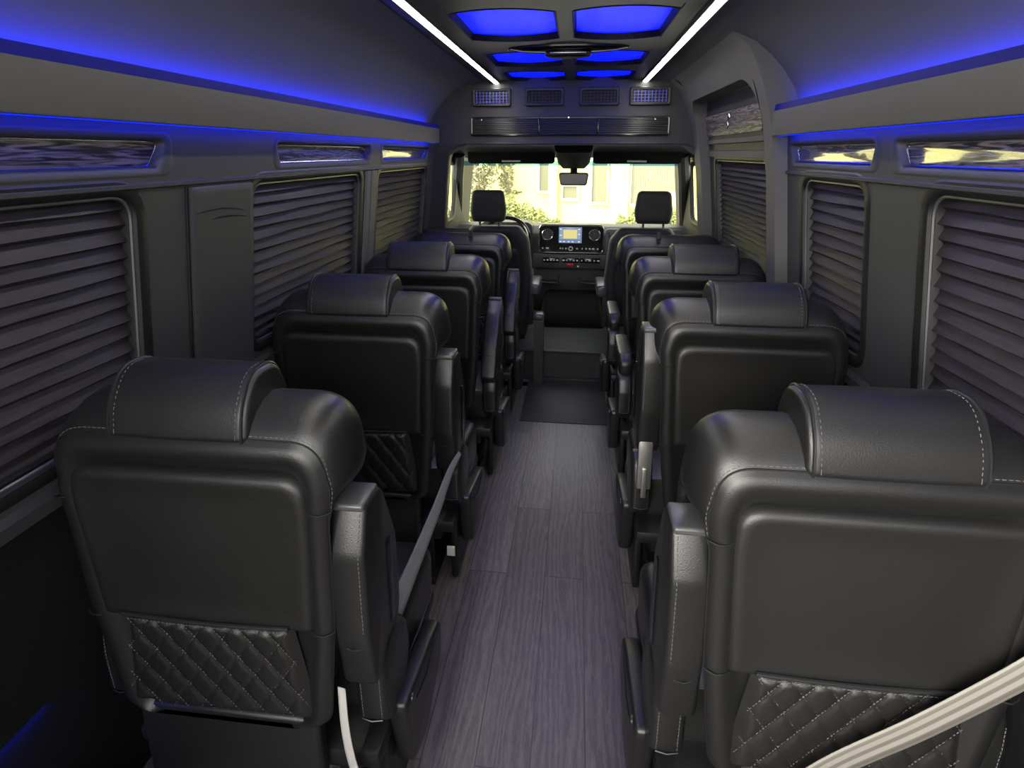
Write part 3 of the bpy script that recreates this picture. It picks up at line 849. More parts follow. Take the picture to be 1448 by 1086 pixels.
# air vents and grille on the bulkhead
def vent(xc, lab, blue_lit):
    r = thing('air_vent', lab, 'air vent', (xc, BY - 0.004, 1.937), 'rectangular air vents above the cab')
    w, h = 0.122, 0.054
    mb = MB()
    O = lambda d, y: [(p[0], y, p[1]) for p in rpoly([(-w - d, -h - d), (w + d, -h - d), (w + d, h + d), (-w - d, h + d)], 0.012, 4)]
    mb.loft([O(0, 0.004), O(0, -0.012), O(-0.004, -0.016), O(-0.016, -0.014), O(-0.018, 0.0)], cap=False)
    mb.build('frame', M['plastic'], r, angle=40)
    m2 = 'vent_blue_light' if blue_lit else 'plastic'
    mb = MB()
    for i in range(10):
        x = -0.095 + 0.19 * i / 9
        mb.box(x - 0.0022, x + 0.0022, -0.010, 0.0, -0.038, 0.038, 0.0008, 1)
    for j in range(4):
        z = -0.027 + 0.018 * j
        mb.box(-0.104, 0.104, -0.004, 0.002, z - 0.0016, z + 0.0016)
    mb.build('slat', M[m2], r)
    mb = MB().box(-0.106, 0.106, 0.002, 0.004, -0.038, 0.038)
    mb.build('duct_back', M['seam'], r)
    mb = MB().box(-0.004, 0.004, -0.018, -0.010, -0.012, 0.012, 0.002)
    mb.build('knob', M['plastic'], r)
M['vent_blue_light'] = mat('vent_plastic_blue_light', (0.10, 0.11, 0.42), 0.25, 0.6)  # blue base colour stands in for blue light on the outer slats
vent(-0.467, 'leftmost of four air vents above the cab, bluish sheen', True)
vent(-0.136, 'black air vent above the cab, second from the left', False)
vent(0.203, 'black air vent above the cab, third from the left', False)
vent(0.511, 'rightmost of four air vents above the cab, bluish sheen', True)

g = thing('return_air_grille', 'long slatted return air grille on the bulkhead below the four vents', 'grille', (0.018, BY - 0.004, 1.762))
mb = MB()
O = lambda d, y: [(p[0], y, p[1]) for p in rpoly([(-0.62 - d, -0.058 - d), (0.62 + d, -0.058 - d), (0.62 + d, 0.058 + d), (-0.62 - d, 0.058 + d)], 0.014, 4)]
mb.loft([O(0, 0.004), O(0, -0.006), O(-0.003, -0.009), O(-0.010, -0.008), O(-0.011, 0.002)], cap=False)
mb.build('frame', M['gloss'], g, angle=40)
mb = MB()
for j in range(9):
    z = -0.044 + 0.011 * j
    mb.box(-0.61, 0.61, -0.006, 0.004, z - 0.0028, z + 0.0028, 0.0012, 1, rot=Matrix.Rotation(math.radians(28), 3, 'X'))
mb.build('slat', M['slatgrey'] if 'slatgrey' in M else mat('grey_metal_slat', (0.16, 0.158, 0.155), 0.3, 0.5, metal=0.8), g)
for x in (-0.185, 0.185): MB().box(x - 0.006, x + 0.006, -0.010, 0.003, -0.050, 0.050, 0.002).build('mullion', M['gloss'], g)
for x, z in ((-0.55, 0.040), (0.0, 0.052), (0.53, 0.040)):
    MB().cyl((x, -0.008, z), (0, -1, 0), 0.006, 0.004, 12, bev=0.001).build('screw', M['chrome'], g)
mb = MB().box(-0.61, 0.61, 0.003, 0.005, -0.052, 0.052); mb.build('duct_back', M['seam'], g)

# unseen low rear wall, added to keep daylight off the lower seat backs
mb = MB(); mb.box(-1.03, 1.03, YR - 0.06, YR, 0.0, 0.80, 0.01)
struct(mb.build('wall_back_blocker', M['bulk'], None))
# floor
mb = MB()
mb.box(-1.05, 1.05, YR, 3.90, -0.05, 0.0)
struct(mb.build('floor', M['floor'], None, smooth=False))
mb = MB(); mb.box(-1.05, 1.05, 3.90, 5.6, 0.14, 0.205)
mb.box(-1.05, 1.05, 3.885, 3.90, -0.02, 0.205)
mb.box(-1.05, 1.05, 3.872, 3.93, 0.195, 0.214, 0.006)
mb.box(-1.05, 1.05, 3.84, 3.89, 0.0, 0.012, 0.004)
struct(mb.build('floor_cab', M['rubber'], None))
rm = thing('rubber_mat', 'worn dark rubber threshold mat in the aisle before the cab step', 'mat', (0.04, 3.55, 0.0))
MB().box(-0.27, 0.27, -0.38, 0.28, 0.0005, 0.005, 0.002).build('mat', M['rubber'], rm)
tn += 1

# rear wheel arch cover, left
wa = thing('wheel_arch_cover', 'carpeted wheel arch box lit blue beside the nearest left seat', 'wheel arch', (-0.92, 0.42, 0.0))
mb = MB()
mb.loft([[(x, y, z) for y, z in ((-0.45, 0.0), (-0.42, 0.20), (-0.30, 0.33), (-0.1, 0.38), (0.1, 0.38), (0.3, 0.33), (0.42, 0.2), (0.45, 0.0))] for x in (-0.058, 0.02, 0.035)])
mb.build('cover', M['carpet_shade'], wa, angle=30)
# lower wall strip panels
for sg in (-1, 1):
    tn += 1
    mb = MB().loft([[(sg * (wallx(z) - e), y, z) for z, e in ((0.965, 0.0), (0.955, 0.018), (0.93, 0.022), (0.915, 0.0))] for y in (YR, 3.70 if sg < 0 else 2.24)])
    struct(mb.build('trim_%d' % tn, M['bulk'], None))

# ------------------------------------------------------------------ sliding door and its arch (right)
ARX = [(0.0, 0.975), (0.6, 0.912), (1.136, 0.854), (1.487, 0.816), (1.715, 0.779), (1.82, 0.748), (1.886, 0.722), (1.95, 0.692), (2.0, 0.655), (2.035, 0.58)]
def archx(z):
    for (z0, x0), (z1, x1) in zip(ARX, ARX[1:]):
        if z <= z1: return x0 + (x1 - x0) * (z - z0) / (z1 - z0)
    return ARX[-1][1]
A0, A1, AI0, AI1, AZ = 2.245, 3.72, 2.345, 3.56, 1.885
inn = rpoly([(AI0, 0.0), (AI1, 0.0), (AI1, AZ), (AI0, AZ)], [0, 0, 0.10, 0.16], 8)
out2 = []
for p in inn:
    t = 0
    if p[1] >= AZ - 0.0005: q = (p[0], 2.02)
    elif p[0] < 2.9: q = (A0, p[1])
    else: q = (A1, p[1])
    out2.append(q)
mb = MB()
def dens(ring):
    return ring
# face between the arch opening and its outer edge, as a fine grid so that it follows the curved wall
def strip(y0, y1, z0, z1, ny, nz): mb.grid(ny, nz, lambda u, v: (archx(z0 + (z1 - z0) * v), y0 + (y1 - y0) * u, z0 + (z1 - z0) * v))
strip(A0, AI0, 0.0, 2.02, 1, 40); strip(AI1, A1, 0.0, 2.02, 1, 40); strip(AI0, AI1, AZ, 2.02, 12, 5)
for (cy, sgn, r) in ((AI0, 1, 0.16), (AI1, -1, 0.10)):      # rounded upper corners
    pts = [(cy + sgn * r * (1 - math.sin(t)), AZ - r * (1 - math.cos(t))) for t in [PI / 2 * i / 8 for i in range(9)]]
    for a, b in zip(pts, pts[1:]):
        mb.add([(archx(z), y, z) for y, z in ((cy, AZ), a, b)], [(0, 1, 2)])
edge = [(AI0, z) for z in [0.1 * i for i in range(17)]] + [(AI0 + 0.16 * (1 - math.cos(t)), AZ - 0.16 * (1 - math.sin(t))) for t in [PI / 2 * i / 8 for i in range(9)]] + [(AI1 - 0.10 + 0.10 * math.sin(t), AZ - 0.10 * (1 - math.cos(t))) for t in [PI / 2 * i / 8 for i in range(9)]] + [(AI1, z) for z in [1.6 - 0.1 * i for i in range(17)]]
mb.loft([[(archx(z) + e, y, z) for y, z in edge] for e in (0.0, 0.09)], cap=False, closed=False)
# rear return of the arch
oe = [(A0, z) for z in [2.02 * i / 40 for i in range(41)]]
mb.loft([[(archx(z) + e, y, z) for y, z in oe] for e in (0.0, 0.12)], cap=False, closed=False)
struct(mb.build('trim_door_arch', M['valance'], None, angle=40, weld=True))

# the sliding door itself
def doorx(z): return 0.868 + (1.5 - z) * 0.11 if z < 1.6 else 0.857 - (z - 1.6) * 0.16
DW = (2.52, 3.42, 1.02, 1.560); DP = (2.52, 3.56, 1.69, 1.80)
mb = MB()
wall_mesh(mb, 1, 2.28, 3.72, 0.0, 1.95, [(DW[0] - 0.005, DW[1] + 0.005, DW[2] - 0.005, DW[3] + 0.005)], doorx)
struct(mb.build('door_1', M['bulk'], None))
wn += 1
struct(bezel(1, doorx, DW, M['plastic'], 'window_%d' % wn, r=0.03, lip=0.03))
blind(1, doorx, DW, 'fine pleated blind in the sliding door window, framed by the arch', pitch=0.027, amp=0.008, r=0.03)
tn += 1
mb = MB()
for z0, z1 in ((1.575, 1.612), (1.645, 1.672)):
    mb.loft([[(doorx(z) - e, y, z) for z, e in ((z0, 0.0), (z0 + 0.003, 0.014), (z1 - 0.003, 0.014), (z1, 0.0))] for y in (2.36, 3.55)])
struct(mb.build('trim_%d' % tn, M['valance'], None))
dpn = thing('wood_trim_panel', 'dark wood strip high on the sliding door with a small chrome clip', 'trim panel', (doorx(1.69), 3.0, 1.69), 'lacquered dark wood panels above the windows')
ox, oy, oz = dpn.location
R_ = lambda d, e: [(doorx(p[1]) - e - ox, p[0] - oy, p[1] - oz) for p in yz_outline('', *DP, d, 0.02)]
MB().loft([R_(0, -0.002), R_(0, 0.008), R_(-0.004, 0.010)]).build('wood_veneer', M['woodsatin'], dpn, angle=30)
mb = MB().tube([(doorx(1.77) - 0.016 - ox, 3.0 + a - oy, 1.755 + b - oz) for a, b in ((-0.02, 0.012), (0.0, 0.03), (0.02, 0.012), (0.012, -0.012), (-0.005, -0.024), (0.02, -0.04))], 0.004, 6)
mb.build('clip', M['chrome'], dpn)
# door pull on the B-pillar, right of the cab opening
dh = thing('grab_handle', 'small black grab handle on the pillar right of the passenger seat', 'handle', (0.955, 3.66, 1.20))
mb = MB().tube([(-0.03, 0.0, 0.07), (-0.055, -0.03, 0.05), (-0.06, -0.04, 0.0), (-0.055, -0.03, -0.05), (-0.03, 0.0, -0.07)], 0.010, 8)
mb.build('grip', M['gloss'], dh)
for z in (0.07, -0.07): MB().box(-0.045, 0.0, -0.014, 0.05, z - 0.014, z + 0.014, 0.004).build('mount', M['plastic'], dh)

# ------------------------------------------------------------------ cab
# roof, sides with side window openings
mb = MB()
mb.grid(10, 8, lambda u, v: (-1.0 + 2.06 * u, 3.78 + 1.0 * v, 1.70 - 0.14 * v * v))
struct(mb.build('ceiling_cab', M['cabdark'], None))
def cabx(z): return 0.985 + (1.2 - z) * 0.10
for sg, nm in ((-1, 'wall_cab_left'), (1, 'wall_cab_right')):
    fx = (lambda z: cabx(z) - 0.02) if sg < 0 else (lambda z: cabx(z) + 0.03)
    mb = MB()
    wall_mesh(mb, sg, 3.78, 5.6, 0.2, 1.68, [(4.02, 4.86, 1.06, 1.50)], fx)
    struct(mb.build(nm, M['cabdark'], None))
    wn += 1
    b = bezel(sg, fx, (4.02, 4.86, 1.06, 1.50), M['cabgrey'], 'window_%d' % wn, r=0.06, lip=0.04)
    struct(b)
    gp = MB().loft([[(sg * (fx(p[1]) + 0.028), p[0], p[1]) for p in yz_outline('', 4.02, 4.86, 1.06, 1.50, 0.0, 0.06)] , [(sg * (fx(p[1]) + 0.032), p[0], p[1]) for p in yz_outline('', 4.02, 4.86, 1.06, 1.50, 0.0, 0.06)]])
    gp.build('glass_pane', M['glass'], b)
# A-pillars
for sg, nm in ((-1, 'trim_pillar_left'), (1, 'trim_pillar_right')):
    dx = -0.02 if sg < 0 else 0.035
    mb = MB().tube([(sg * 1.06 + dx, 5.42, 0.86), (sg * 0.995 + dx, 5.18, 1.12), (sg * 0.925 + dx, 4.90, 1.40), (sg * 0.86 + dx, 4.66, 1.60)], 0.052, 10)
    struct(mb.build(nm, M['cabgrey'], None))
# windscreen
wn += 1
WB, WT = (5.42, 0.90), (4.70, 1.535)
def wsp(u, v):
    y = WB[0] + (WT[0] - WB[0]) * v + 0.10 * math.sin(PI * u) ; z = WB[1] + (WT[1] - WB[1]) * v
    hwid = 1.07 + (0.90 - 1.07) * v
    return (-hwid + 2 * hwid * u + 0.02, y, z)
ws = MB().grid(16, 8, lambda u, v: wsp(u, v * 0.94)).build('window_%d' % wn, M['glass'], None)
struct(ws)
MB().grid(16, 2, lambda u, v: wsp(u, 0.94 + 0.06 * v)).build('tint_band', M['tint'], ws)

# dashboard
da = thing('dashboard', 'dark grey dashboard with centre screen and round vents below the windscreen', 'dashboard', (0.03, 5.1, 0.205))
dx0, dy0, dz0 = da.location
def T(p): return (p[0] - dx0, p[1] - dy0, p[2] - dz0)
mb = MB()
prof = rpoly([(5.06, 0.40), (5.55, 0.40), (5.55, 0.90), (5.40, 0.955), (5.10, 0.962), (4.99, 0.90), (4.99, 0.70)], [0.02, 0.02, 0.02, 0.1, 0.06, 0.06, 0.1], 5)
mb.loft([[T((x, p[0] + dy, p[1])) for p in prof] for x, dy in ((-1.0, 0.02), (-0.8, 0.0), (-0.4, 0.0), (0.5, 0.0), (0.85, 0.0), (1.06, 0.02))])
mb.build('body', M['dash'], da, angle=40)
mb = MB().loft([[T((p[0], y, p[1])) for p in rpoly([(0.34, 0.72), (1.0, 0.74), (1.0, 0.955), (0.34, 0.955)], 0.03, 4)] for y in (5.0, 4.975)])
mb.build('passenger_panel', M['bluegrey_dash'], da, angle=30)
# cluster hood
mb = MB().loft([[T((p[0], y, p[1])) for p in rpoly([(-0.76, 0.80), (-0.30, 0.80), (-0.30, 0.985), (-0.34, 1.01), (-0.72, 1.01), (-0.76, 0.985)], 0.03, 4)] for y in (5.12, 4.93)])
mb.build('cluster_hood', M['plastic'], da, angle=30)
mb = MB()
for x in (-0.63, -0.45): mb.torus(T((x, 4.927, 0.90)), (0, 1, 0), 0.062, 0.004, 24, 6)
for x, z in ((-0.36, 0.90), (-0.35, 0.885), (-0.37, 0.875)): mb.box(*[c for pr in zip(T((x - .004, 4.924, z - .004)), T((x + .004, 4.93, z + .004))) for c in pr])
mb.build('gauge', M['button'], da)
# infotainment panel
ip = MB().loft([[T((p[0], y, p[1])) for p in rpoly([(-0.236 + i, 0.745 + i), (0.320 - i, 0.745 + i), (0.320 - i, 0.990 - i), (-0.236 + i, 0.990 - i)], 0.045, 6)] for y, i in ((5.02, 0), (4.952, 0), (4.944, 0.006))])
ipn = ip.build('centre_panel', M['gloss'], da, angle=40)
mb = MB().tube([T((p[0], 4.952, p[1])) for p in rpoly([(-0.238, 0.743), (0.322, 0.743), (0.322, 0.992), (-0.238, 0.992)], 0.045, 6)], 0.004, 6, closed=True)
mb.build('bright_surround', M['chrome'], ipn)
scr = mat('screen_glow', (0.02, 0.02, 0.03), 0.2, emit=(0.16, 0.24, 0.42), estr=1.0)
scry = mat('screen_yellow_area', (0.05, 0.05, 0.02), 0.2, emit=(0.78, 0.68, 0.27), estr=1.0)
scrw = mat('screen_white_marks', (0.05, 0.05, 0.05), 0.2, emit=(0.8, 0.85, 0.9), estr=1.0)
scrb = mat('screen_grey_area', (0.03, 0.03, 0.03), 0.2, emit=(0.30, 0.36, 0.42), estr=1.0)
def tbox(x0, x1, y0, y1, z0, z1, r=0.0): 
    a, b = T((x0, y0, z0)), T((x1, y1, z1)); return MB().box(a[0], b[0], a[1], b[1], a[2], b[2], r)
tbox(-0.066, 0.134, 4.941, 4.945, 0.832, 0.972, 0.002).build('screen', scr, ipn)
so = bpy.data.objects['screen']
so['label'] = 'lit navigation screen with a yellow block'
tbox(-0.055, 0.122, 4.9402, 4.941, 0.868, 0.955).build('screen_image', scrb, ipn)
tbox(-0.026, 0.092, 4.9395, 4.9402, 0.872, 0.948).build('screen_image', scry, ipn)
mk = MB()
for x, z in ((-0.05, 0.845), (-0.02, 0.845), (0.02, 0.845), (0.055, 0.845), (0.11, 0.845), (-0.05, 0.955), (0.11, 0.955), (0.11, 0.91), (-0.05, 0.90)):
    tbox(x - 0.009, x + 0.009, 4.9392, 4.9398, z - 0.004, z + 0.004).build('screen_icon', scrw, ipn)
for x in (-0.165, 0.245):
    vv = MB().torus(T((x, 4.942, 0.905)), (0, 1, 0), 0.047, 0.0055, 32, 8).build('round_vent', M['chrome'], ipn)
    MB().cyl(T((x, 4.944, 0.905)), (0, -1, 0), 0.042, 0.003, 28).build('vent_face', M['plastic'], vv)
    mb = MB()
    for k in range(3):
        t = PI * k / 3
        mb.tube([T((x - 0.04 * math.cos(t), 4.939, 0.905 - 0.04 * math.sin(t))), T((x + 0.04 * math.cos(t), 4.939, 0.905 + 0.04 * math.sin(t)))], 0.002, 5)
    mb.cyl(T((x, 4.941, 0.905)), (0, -1, 0), 0.012, 0.006, 16)
    mb.build('vent_slat', M['metal'], vv)
mb = MB()
for x, w in ((-0.205, .006), (-0.165, .012), (-0.05, .006), (-0.03, .006), (0.0, .008), (0.095, .008), (0.14, .005), (0.175, .006), (0.205, .008), (0.235, .010), (0.275, .006)):
    tbox(x - w, x + w, 4.9405, 4.9435, 0.777, 0.790, 0.001).build('panel_button', M['button'], ipn)
mb.torus(T((0.04, 4.941, 0.783)), (0, 1, 0), 0.016, 0.005, 20, 6)
mb.build('dial_ring', M['button'], ipn)
# console band under the panel with switches
tbox(-0.30, 0.40, 4.955, 5.02, 0.595, 0.735, 0.02).build('console_band', M['dash'], da)
for x0, x1 in ((-0.205, -0.06), (-0.035, 0.115), (0.125, 0.30)):
    sw = tbox(x0, x1, 4.945, 4.96, 0.655, 0.70, 0.008).build('switch_bank', M['gloss'], da)
    mb = MB()
    rr = random.Random(int(x0 * 1000))
    for k in range(5):
        x = x0 + 0.015 + (x1 - x0 - 0.03) * k / 4; w = rr.choice((0.004, 0.007, 0.010))
        tbox(x - w, x + w, 4.9425, 4.946, 0.671, 0.684, 0.001).build('switch', M['button'], sw)
hz = tbox(0.005, 0.07, 4.942, 4.96, 0.620, 0.650, 0.005).build('hazard_button', M['red'], da)
hz['label'] = 'red hazard button'
tbox(0.10, 0.118, 4.948, 4.956, 0.618, 0.630, 0.002).build('switch', M['button'], da)
# lower trays
for x0, x1 in ((-0.26, -0.06), (0.13, 0.33)):
    mb = MB()
    a = T((x0, 4.90, 0.475)); b = T((x1, 5.05, 0.49)); mb.box(a[0], b[0], a[1], b[1], a[2], b[2], 0.004)
    mb.tube([T((x0, 4.90, 0.545)), T((x0 + 0.01, 4.895, 0.49)), T((x1 - 0.01, 4.895, 0.48)), T((x1, 4.90, 0.545))], 0.006, 6)
    mb.build('tray', M['metal'], da)
mb = MB(); a = T((-0.32, 4.98, 0.205)); b = T((0.42, 5.3, 0.60)); mb.box(a[0], b[0], a[1], b[1], a[2], b[2], 0.03)
mb.build('lower_console', M['cabdark'], da)
mb = MB().tube([T((0.36, 4.95, 0.93)), T((0.372, 4.945, 0.90)), T((0.372, 4.945, 0.80)), T((0.36, 4.95, 0.76))], 0.010, 8)
mb.build('grip', M['cabgrey'], da)

# engine tunnel hump on the cab floor
eh = thing('engine_tunnel_cover', 'low dark carpeted hump on the cab floor under the console', 'tunnel cover', (0.06, 4.7, 0.205))
MB().loft([[(p[0], y, p[1]) for p in rpoly([(-0.27, 0.0), (0.27, 0.0), (0.24, h), (-0.24, h)], [0, 0, 0.06, 0.06], 5)] for y, h in ((-0.22, 0.04), (-0.15, 0.10), (0.0, 0.16), (0.275, 0.20))]).build('cover', M['matte'], eh, angle=50)

# steering wheel
sw = thing('steering_wheel', 'black steering wheel in front of the driver seat', 'steering wheel', (-0.50, 4.66, 0.90))
ax = Vector((0, -0.86, 0.5)).normalized()
mb = MB().torus((0, 0, 0), ax, 0.195, 0.017, 48, 10); mb.build('rim', M['gloss'], sw)
mb = MB().cyl(Vector((0, 0, 0)) - ax * 0.02, ax, 0.065, 0.03, 24, bev=0.008); mb.build('hub', M['plastic'], sw)
u = Vector((1, 0, 0)); w = ax.cross(u)
mb = MB()
for t in (0.0, PI, -PI / 2 if w.z > 0 else PI / 2):
    d = u * math.cos(t) + w * math.sin(t); mb.tube([d * 0.05, d * 0.19], 0.013, 8)
mb.build('spoke', M['metal'], sw)
mb = MB().cyl(-ax * 0.02, -ax, 0.04, 0.16, 16); mb.build('column', M['plastic'], sw)

# cab seats
def cab_seat(xc, hx, label, arm_sx):
    r = thing('cab_seat', label, 'seat', (xc, 4.05, 0.205), 'high-backed front cab seats')
    Z = lambda z: z - 0.205
    def o2(d): return rpoly([(-0.235 - d, 0.36), (0.235 + d, 0.36), (0.262 + d, 0.70), (0.235 + d, 0.98 + d), (0.165 + d, 1.072 + d), (-0.165 - d, 1.072 + d), (-0.235 - d, 0.98 + d), (-0.262 - d, 0.70)], [0.05, 0.05, 0.2, 0.08, 0.05, 0.05, 0.08, 0.2], 6)
    mb = MB().loft([[(p[0], y + (1.07 - p[1]) * 0.10, Z(p[1])) for p in o2(d)] for y, d in ((0.012, -0.07), (0.0, -0.05), (-0.006, -0.02), (0.004, -0.004), (0.03, 0.008), (0.08, 0.012), (0.11, 0.0), (0.13, -0.03), (0.135, -0.06))])
    mb.build('backrest', M['fabric'], r, angle=50)
    mb = MB().loft([[(p[0], y + (1.07 - p[1]) * 0.10, Z(p[1])) for p in rpoly([(-0.17 - d, 0.44 - d), (0.17 + d, 0.44 - d), (0.20 + d, 0.72), (0.165 + d, 0.915 + d), (-0.165 - d, 0.915 + d), (-0.20 - d, 0.72)], [0.03, 0.03, 0.2, 0.06, 0.06, 0.2], 6)] for y, d in ((0.005, 0.012), (-0.010, 0.006), (-0.016, -0.006), (-0.012, -0.02), (-0.010, -0.06))])
    mb.build('back_panel', M['cabdark'], r, angle=50)
    def h2(d): return rpoly([(-0.118 - d, 1.112 - d), (0.118 + d, 1.112 - d), (0.130 + d, 1.20), (0.112 + d, 1.340 + d), (-0.112 - d, 1.340 + d), (-0.130 - d, 1.20)], [0.03, 0.03, 0.1, 0.035, 0.035, 0.1], 6)
    mb = MB().loft([[(hx + p[0], y + (1.2 - p[1]) * 0.08, Z(p[1])) for p in h2(d)] for y, d in ((0.0, -0.06), (-0.004, -0.03), (0.004, -0.01), (0.02, 0.0), (0.06, 0.0), (0.085, -0.012), (0.095, -0.03), (0.098, -0.06))])
    hr = mb.build('headrest', M['fabric'], r, angle=50)
    for x in (-0.065, 0.075): MB().tube([(hx + x, 0.05, Z(1.05)), (hx + x, 0.045, Z(1.13))], 0.008, 8).build('post', M['chrome'], hr)
    MB().box(-0.25, 0.25, 0.08, 0.58, Z(0.52), Z(0.68), 0.04, 4).build('cushion', M['fabric'], r)
    MB().box(-0.22, 0.22, 0.08, 0.50, Z(0.205), Z(0.53), 0.02).build('seat_base', M['cabdark'], r)
    for sx in (-1, 1):
        am = MB().box(sx * 0.29 - 0.038, sx * 0.29 + 0.038, 0.04, 0.38, Z(0.565), Z(0.650), 0.016, 3)
        a = am.build('armrest', M['armgrey'], r)
        if sx != arm_sx: a.scale = (0.86, 1, 1); a.location.x = sx * 0.035
    MB().box(arm_sx * 0.26 - 0.02, arm_sx * 0.26 + 0.02, 0.05, 0.13, Z(0.33), Z(0.60), 0.012).build('armrest_bracket', M['cabdark'], r)
    MB().box(arm_sx * 0.255 - 0.012, arm_sx * 0.255 + 0.012, 0.12, 0.16, Z(0.42), Z(0.56), 0.004).build('belt_buckle', M['steel'], r)
    return r
cab_seat(-0.505, -0.048, 'driver seat seen from behind, in front of the steering wheel', 1)
cab_seat(0.572, 0.048, 'front passenger seat seen from behind, right of the centre screen', -1)

# upright boarding post left of the cab step
bp_ = thing('step_side_panel', 'narrow upright grey panel beside the cab step, behind the driver seat', 'panel', (-0.155, 3.80, 0.0))
MB().loft([[(x, p[0], p[1]) for p in rpoly([(-0.05, 0.0), (0.06, 0.0), (0.06, 0.50), (-0.03, 0.50)], [0.0, 0, 0.04, 0.05], 5)] for x in (-0.036, -0.030, 0.024, 0.030)]).build('panel', M['cabgrey'], bp_)
MB().box(-0.038, 0.032, -0.045, 0.055, 0.47, 0.515, 0.016, 3).build('cap', M['armgrey'], bp_)
pp = thing('low_partition', 'low dark padded partition behind the outer shoulder of the driver seat', 'partition', (-0.74, 3.64, 0.0))
MB().box(-0.16, 0.13, -0.03, 0.03, 0.0, 1.12, 0.02, 3).build('panel', M['cabdark'], pp)
MB().tube([(-0.14, -0.032, 1.10), (0.11, -0.032, 1.10)], 0.003, 6).build('seam', M['seam'], pp)

# sun visors, overhead console, mirror
for x0, x1, lab in ((-0.80, -0.10, 'black sun visor above the driver side of the windscreen'), (0.20, 0.88, 'black sun visor above the passenger side of the windscreen')):
    r = thing('sun_visor', lab, 'sun visor', ((x0 + x1) / 2, 4.62, 1.60), 'pair of black sun visors')
    h = (x1 - x0) / 2
    MB().loft([[(p[0], y + (p[1]) * -0.25, p[1]) for p in rpoly([(-h - d, -0.085 - d), (h + d, -0.085 - d), (h + d, 0.075 + d), (-h - d, 0.075 + d)], 0.03, 5)] for y, d in ((-0.012, -0.008), (-0.008, 0), (0.008, 0), (0.012, -0.008))]).build('flap', M['matte'], r, angle=40)
    for x in (-h + 0.06, h - 0.06): MB().cyl((x, 0.0, 0.06), (0, 0, 1), 0.008, 0.035, 10).build('mount', M['plastic'], r)
    MB().box(-0.075, 0.075, 0.000, 0.012, -0.072, -0.058, 0.003).build('label_strip', M['button'], r)
oc = thing('overhead_console', 'black overhead console with two reading lamps above the rear-view mirror', 'console', (0.05, 4.50, 1.60))
MB().loft([[(p[0], y, p[1]) for p in rpoly([(-w, -dn), (w, -dn), (w + 0.01, tp), (-w - 0.01, tp)], [0.03, 0.03, 0.01, 0.01], 5)] for y, w, dn, tp in ((-0.30, 0.13, 0.0, 0.068), (-0.05, 0.13, 0.05, 0.035), (0.10, 0.125, 0.09, 0.0), (0.22, 0.10, 0.125, -0.035))]).build('housing', M['matte'], oc, angle=40)
for x in (-0.075, 0.075): MB().box(x - 0.028, x + 0.028, 0.085, 0.099, -0.080, -0.066, 0.004).build('reading_lamp', M['warmlamp'], oc)
mr = thing('rear_view_mirror', 'black rear-view mirror hanging below the overhead console', 'mirror', (0.052, 4.64, 1.395))
MB().loft([[(p[0], y, p[1]) for p in rpoly([(-0.105 + d, -0.050 + d), (0.105 - d, -0.050 + d), (0.122 - d, 0.052 - d), (-0.122 + d, 0.052 - d)], 0.022, 5)] for y, d in ((0.03, 0.02), (0.02, 0.004), (0.0, 0.0), (-0.012, 0.003), (-0.016, 0.008))]).build('housing', M['plastic'], mr, angle=40)
MB().loft([[(p[0], y, p[1]) for p in rpoly([(-0.096 + d, -0.041 + d), (0.096 - d, -0.041 + d), (0.112 - d, 0.043 - d), (-0.112 + d, 0.043 - d)], 0.014, 5)] for y, d in ((-0.016, 0), (-0.0175, 0.002))]).build('mirror_glass', M['mirror'], mr, angle=5)
MB().tube([(0.0, 0.02, 0.03), (0.0, 0.05, 0.06), (0.0, 0.06, 0.078)], 0.03, 10).build('stem', M['plastic'], mr)

# ------------------------------------------------------------------ seat belts
def belt(name, pts, widths, label, nrm, thick=0.0016, m='belt'):
    P = [Vector(p) for p in pts]
    rows = []
    # smooth the path
    Q = []
    for i in range(len(P) - 1):
        p0 = P[max(0, i - 1)]; p1 = P[i]; p2 = P[i + 1]; p3 = P[min(len(P) - 1, i + 2)]
        for k in range(8):
            t = k / 8
            Q.append(0.5 * ((2 * p1) + (p2 - p0) * t + (2 * p0 - 5 * p1 + 4 * p2 - p3) * t * t + (3 * p1 - p0 - 3 * p2 + p3) * t ** 3))
    Q.append(P[-1])
    nv = len(Q); verts = []; faces = []; uvs = []
    for i, q in enumerate(Q):
        t = (Q[min(i + 1, nv - 1)] - Q[max(i - 1, 0)]).normalized()
        f = i / (nv - 1); n0 = Vector(nrm[0]).lerp(Vector(nrm[1]), f)
        side = t.cross(n0).normalized(); n = side.cross(t).normalized()
        w = widths[0] + (widths[1] - widths[0]) * f
        for e in (0.5, -0.5):
            for k in range(5):
                verts.append(q + side * w * (k / 4 - 0.5) + n * thick * e); uvs.append((k / 4, f * 10))
    for i in range(nv - 1):
        a, b = i * 10, (i + 1) * 10
        for k in range(4):
            faces.append((a + k, a + k + 1, b + k + 1, b + k)); faces.append((a + 5 + k, b + 5 + k, b + 6 + k, a + 6 + k))
        faces.append((a, b, b + 5, a + 5)); faces.append((a + 4, a + 9, b + 9, b + 4))
    me = bpy.data.meshes.new(name); me.from_pydata([v[:] for v in verts], [], faces)
    bm = bmesh.new(); bm.from_mesh(me); bmesh.ops.recalc_face_normals(bm, faces=bm.faces); bm.to_mesh(me); bm.free()
    uvl = me.uv_layers.new(name='UVMap')
    for l in me.loops: uvl.data[l.index].uv = uvs[l.vertex_index]
    me.materials.append(M[m])
    me.polygons.foreach_set('use_smooth', [True] * len(me.polygons))
    o = bpy.data.objects.new(name, me); COL.objects.link(o)
    return tag(o, label, 'seat belt')
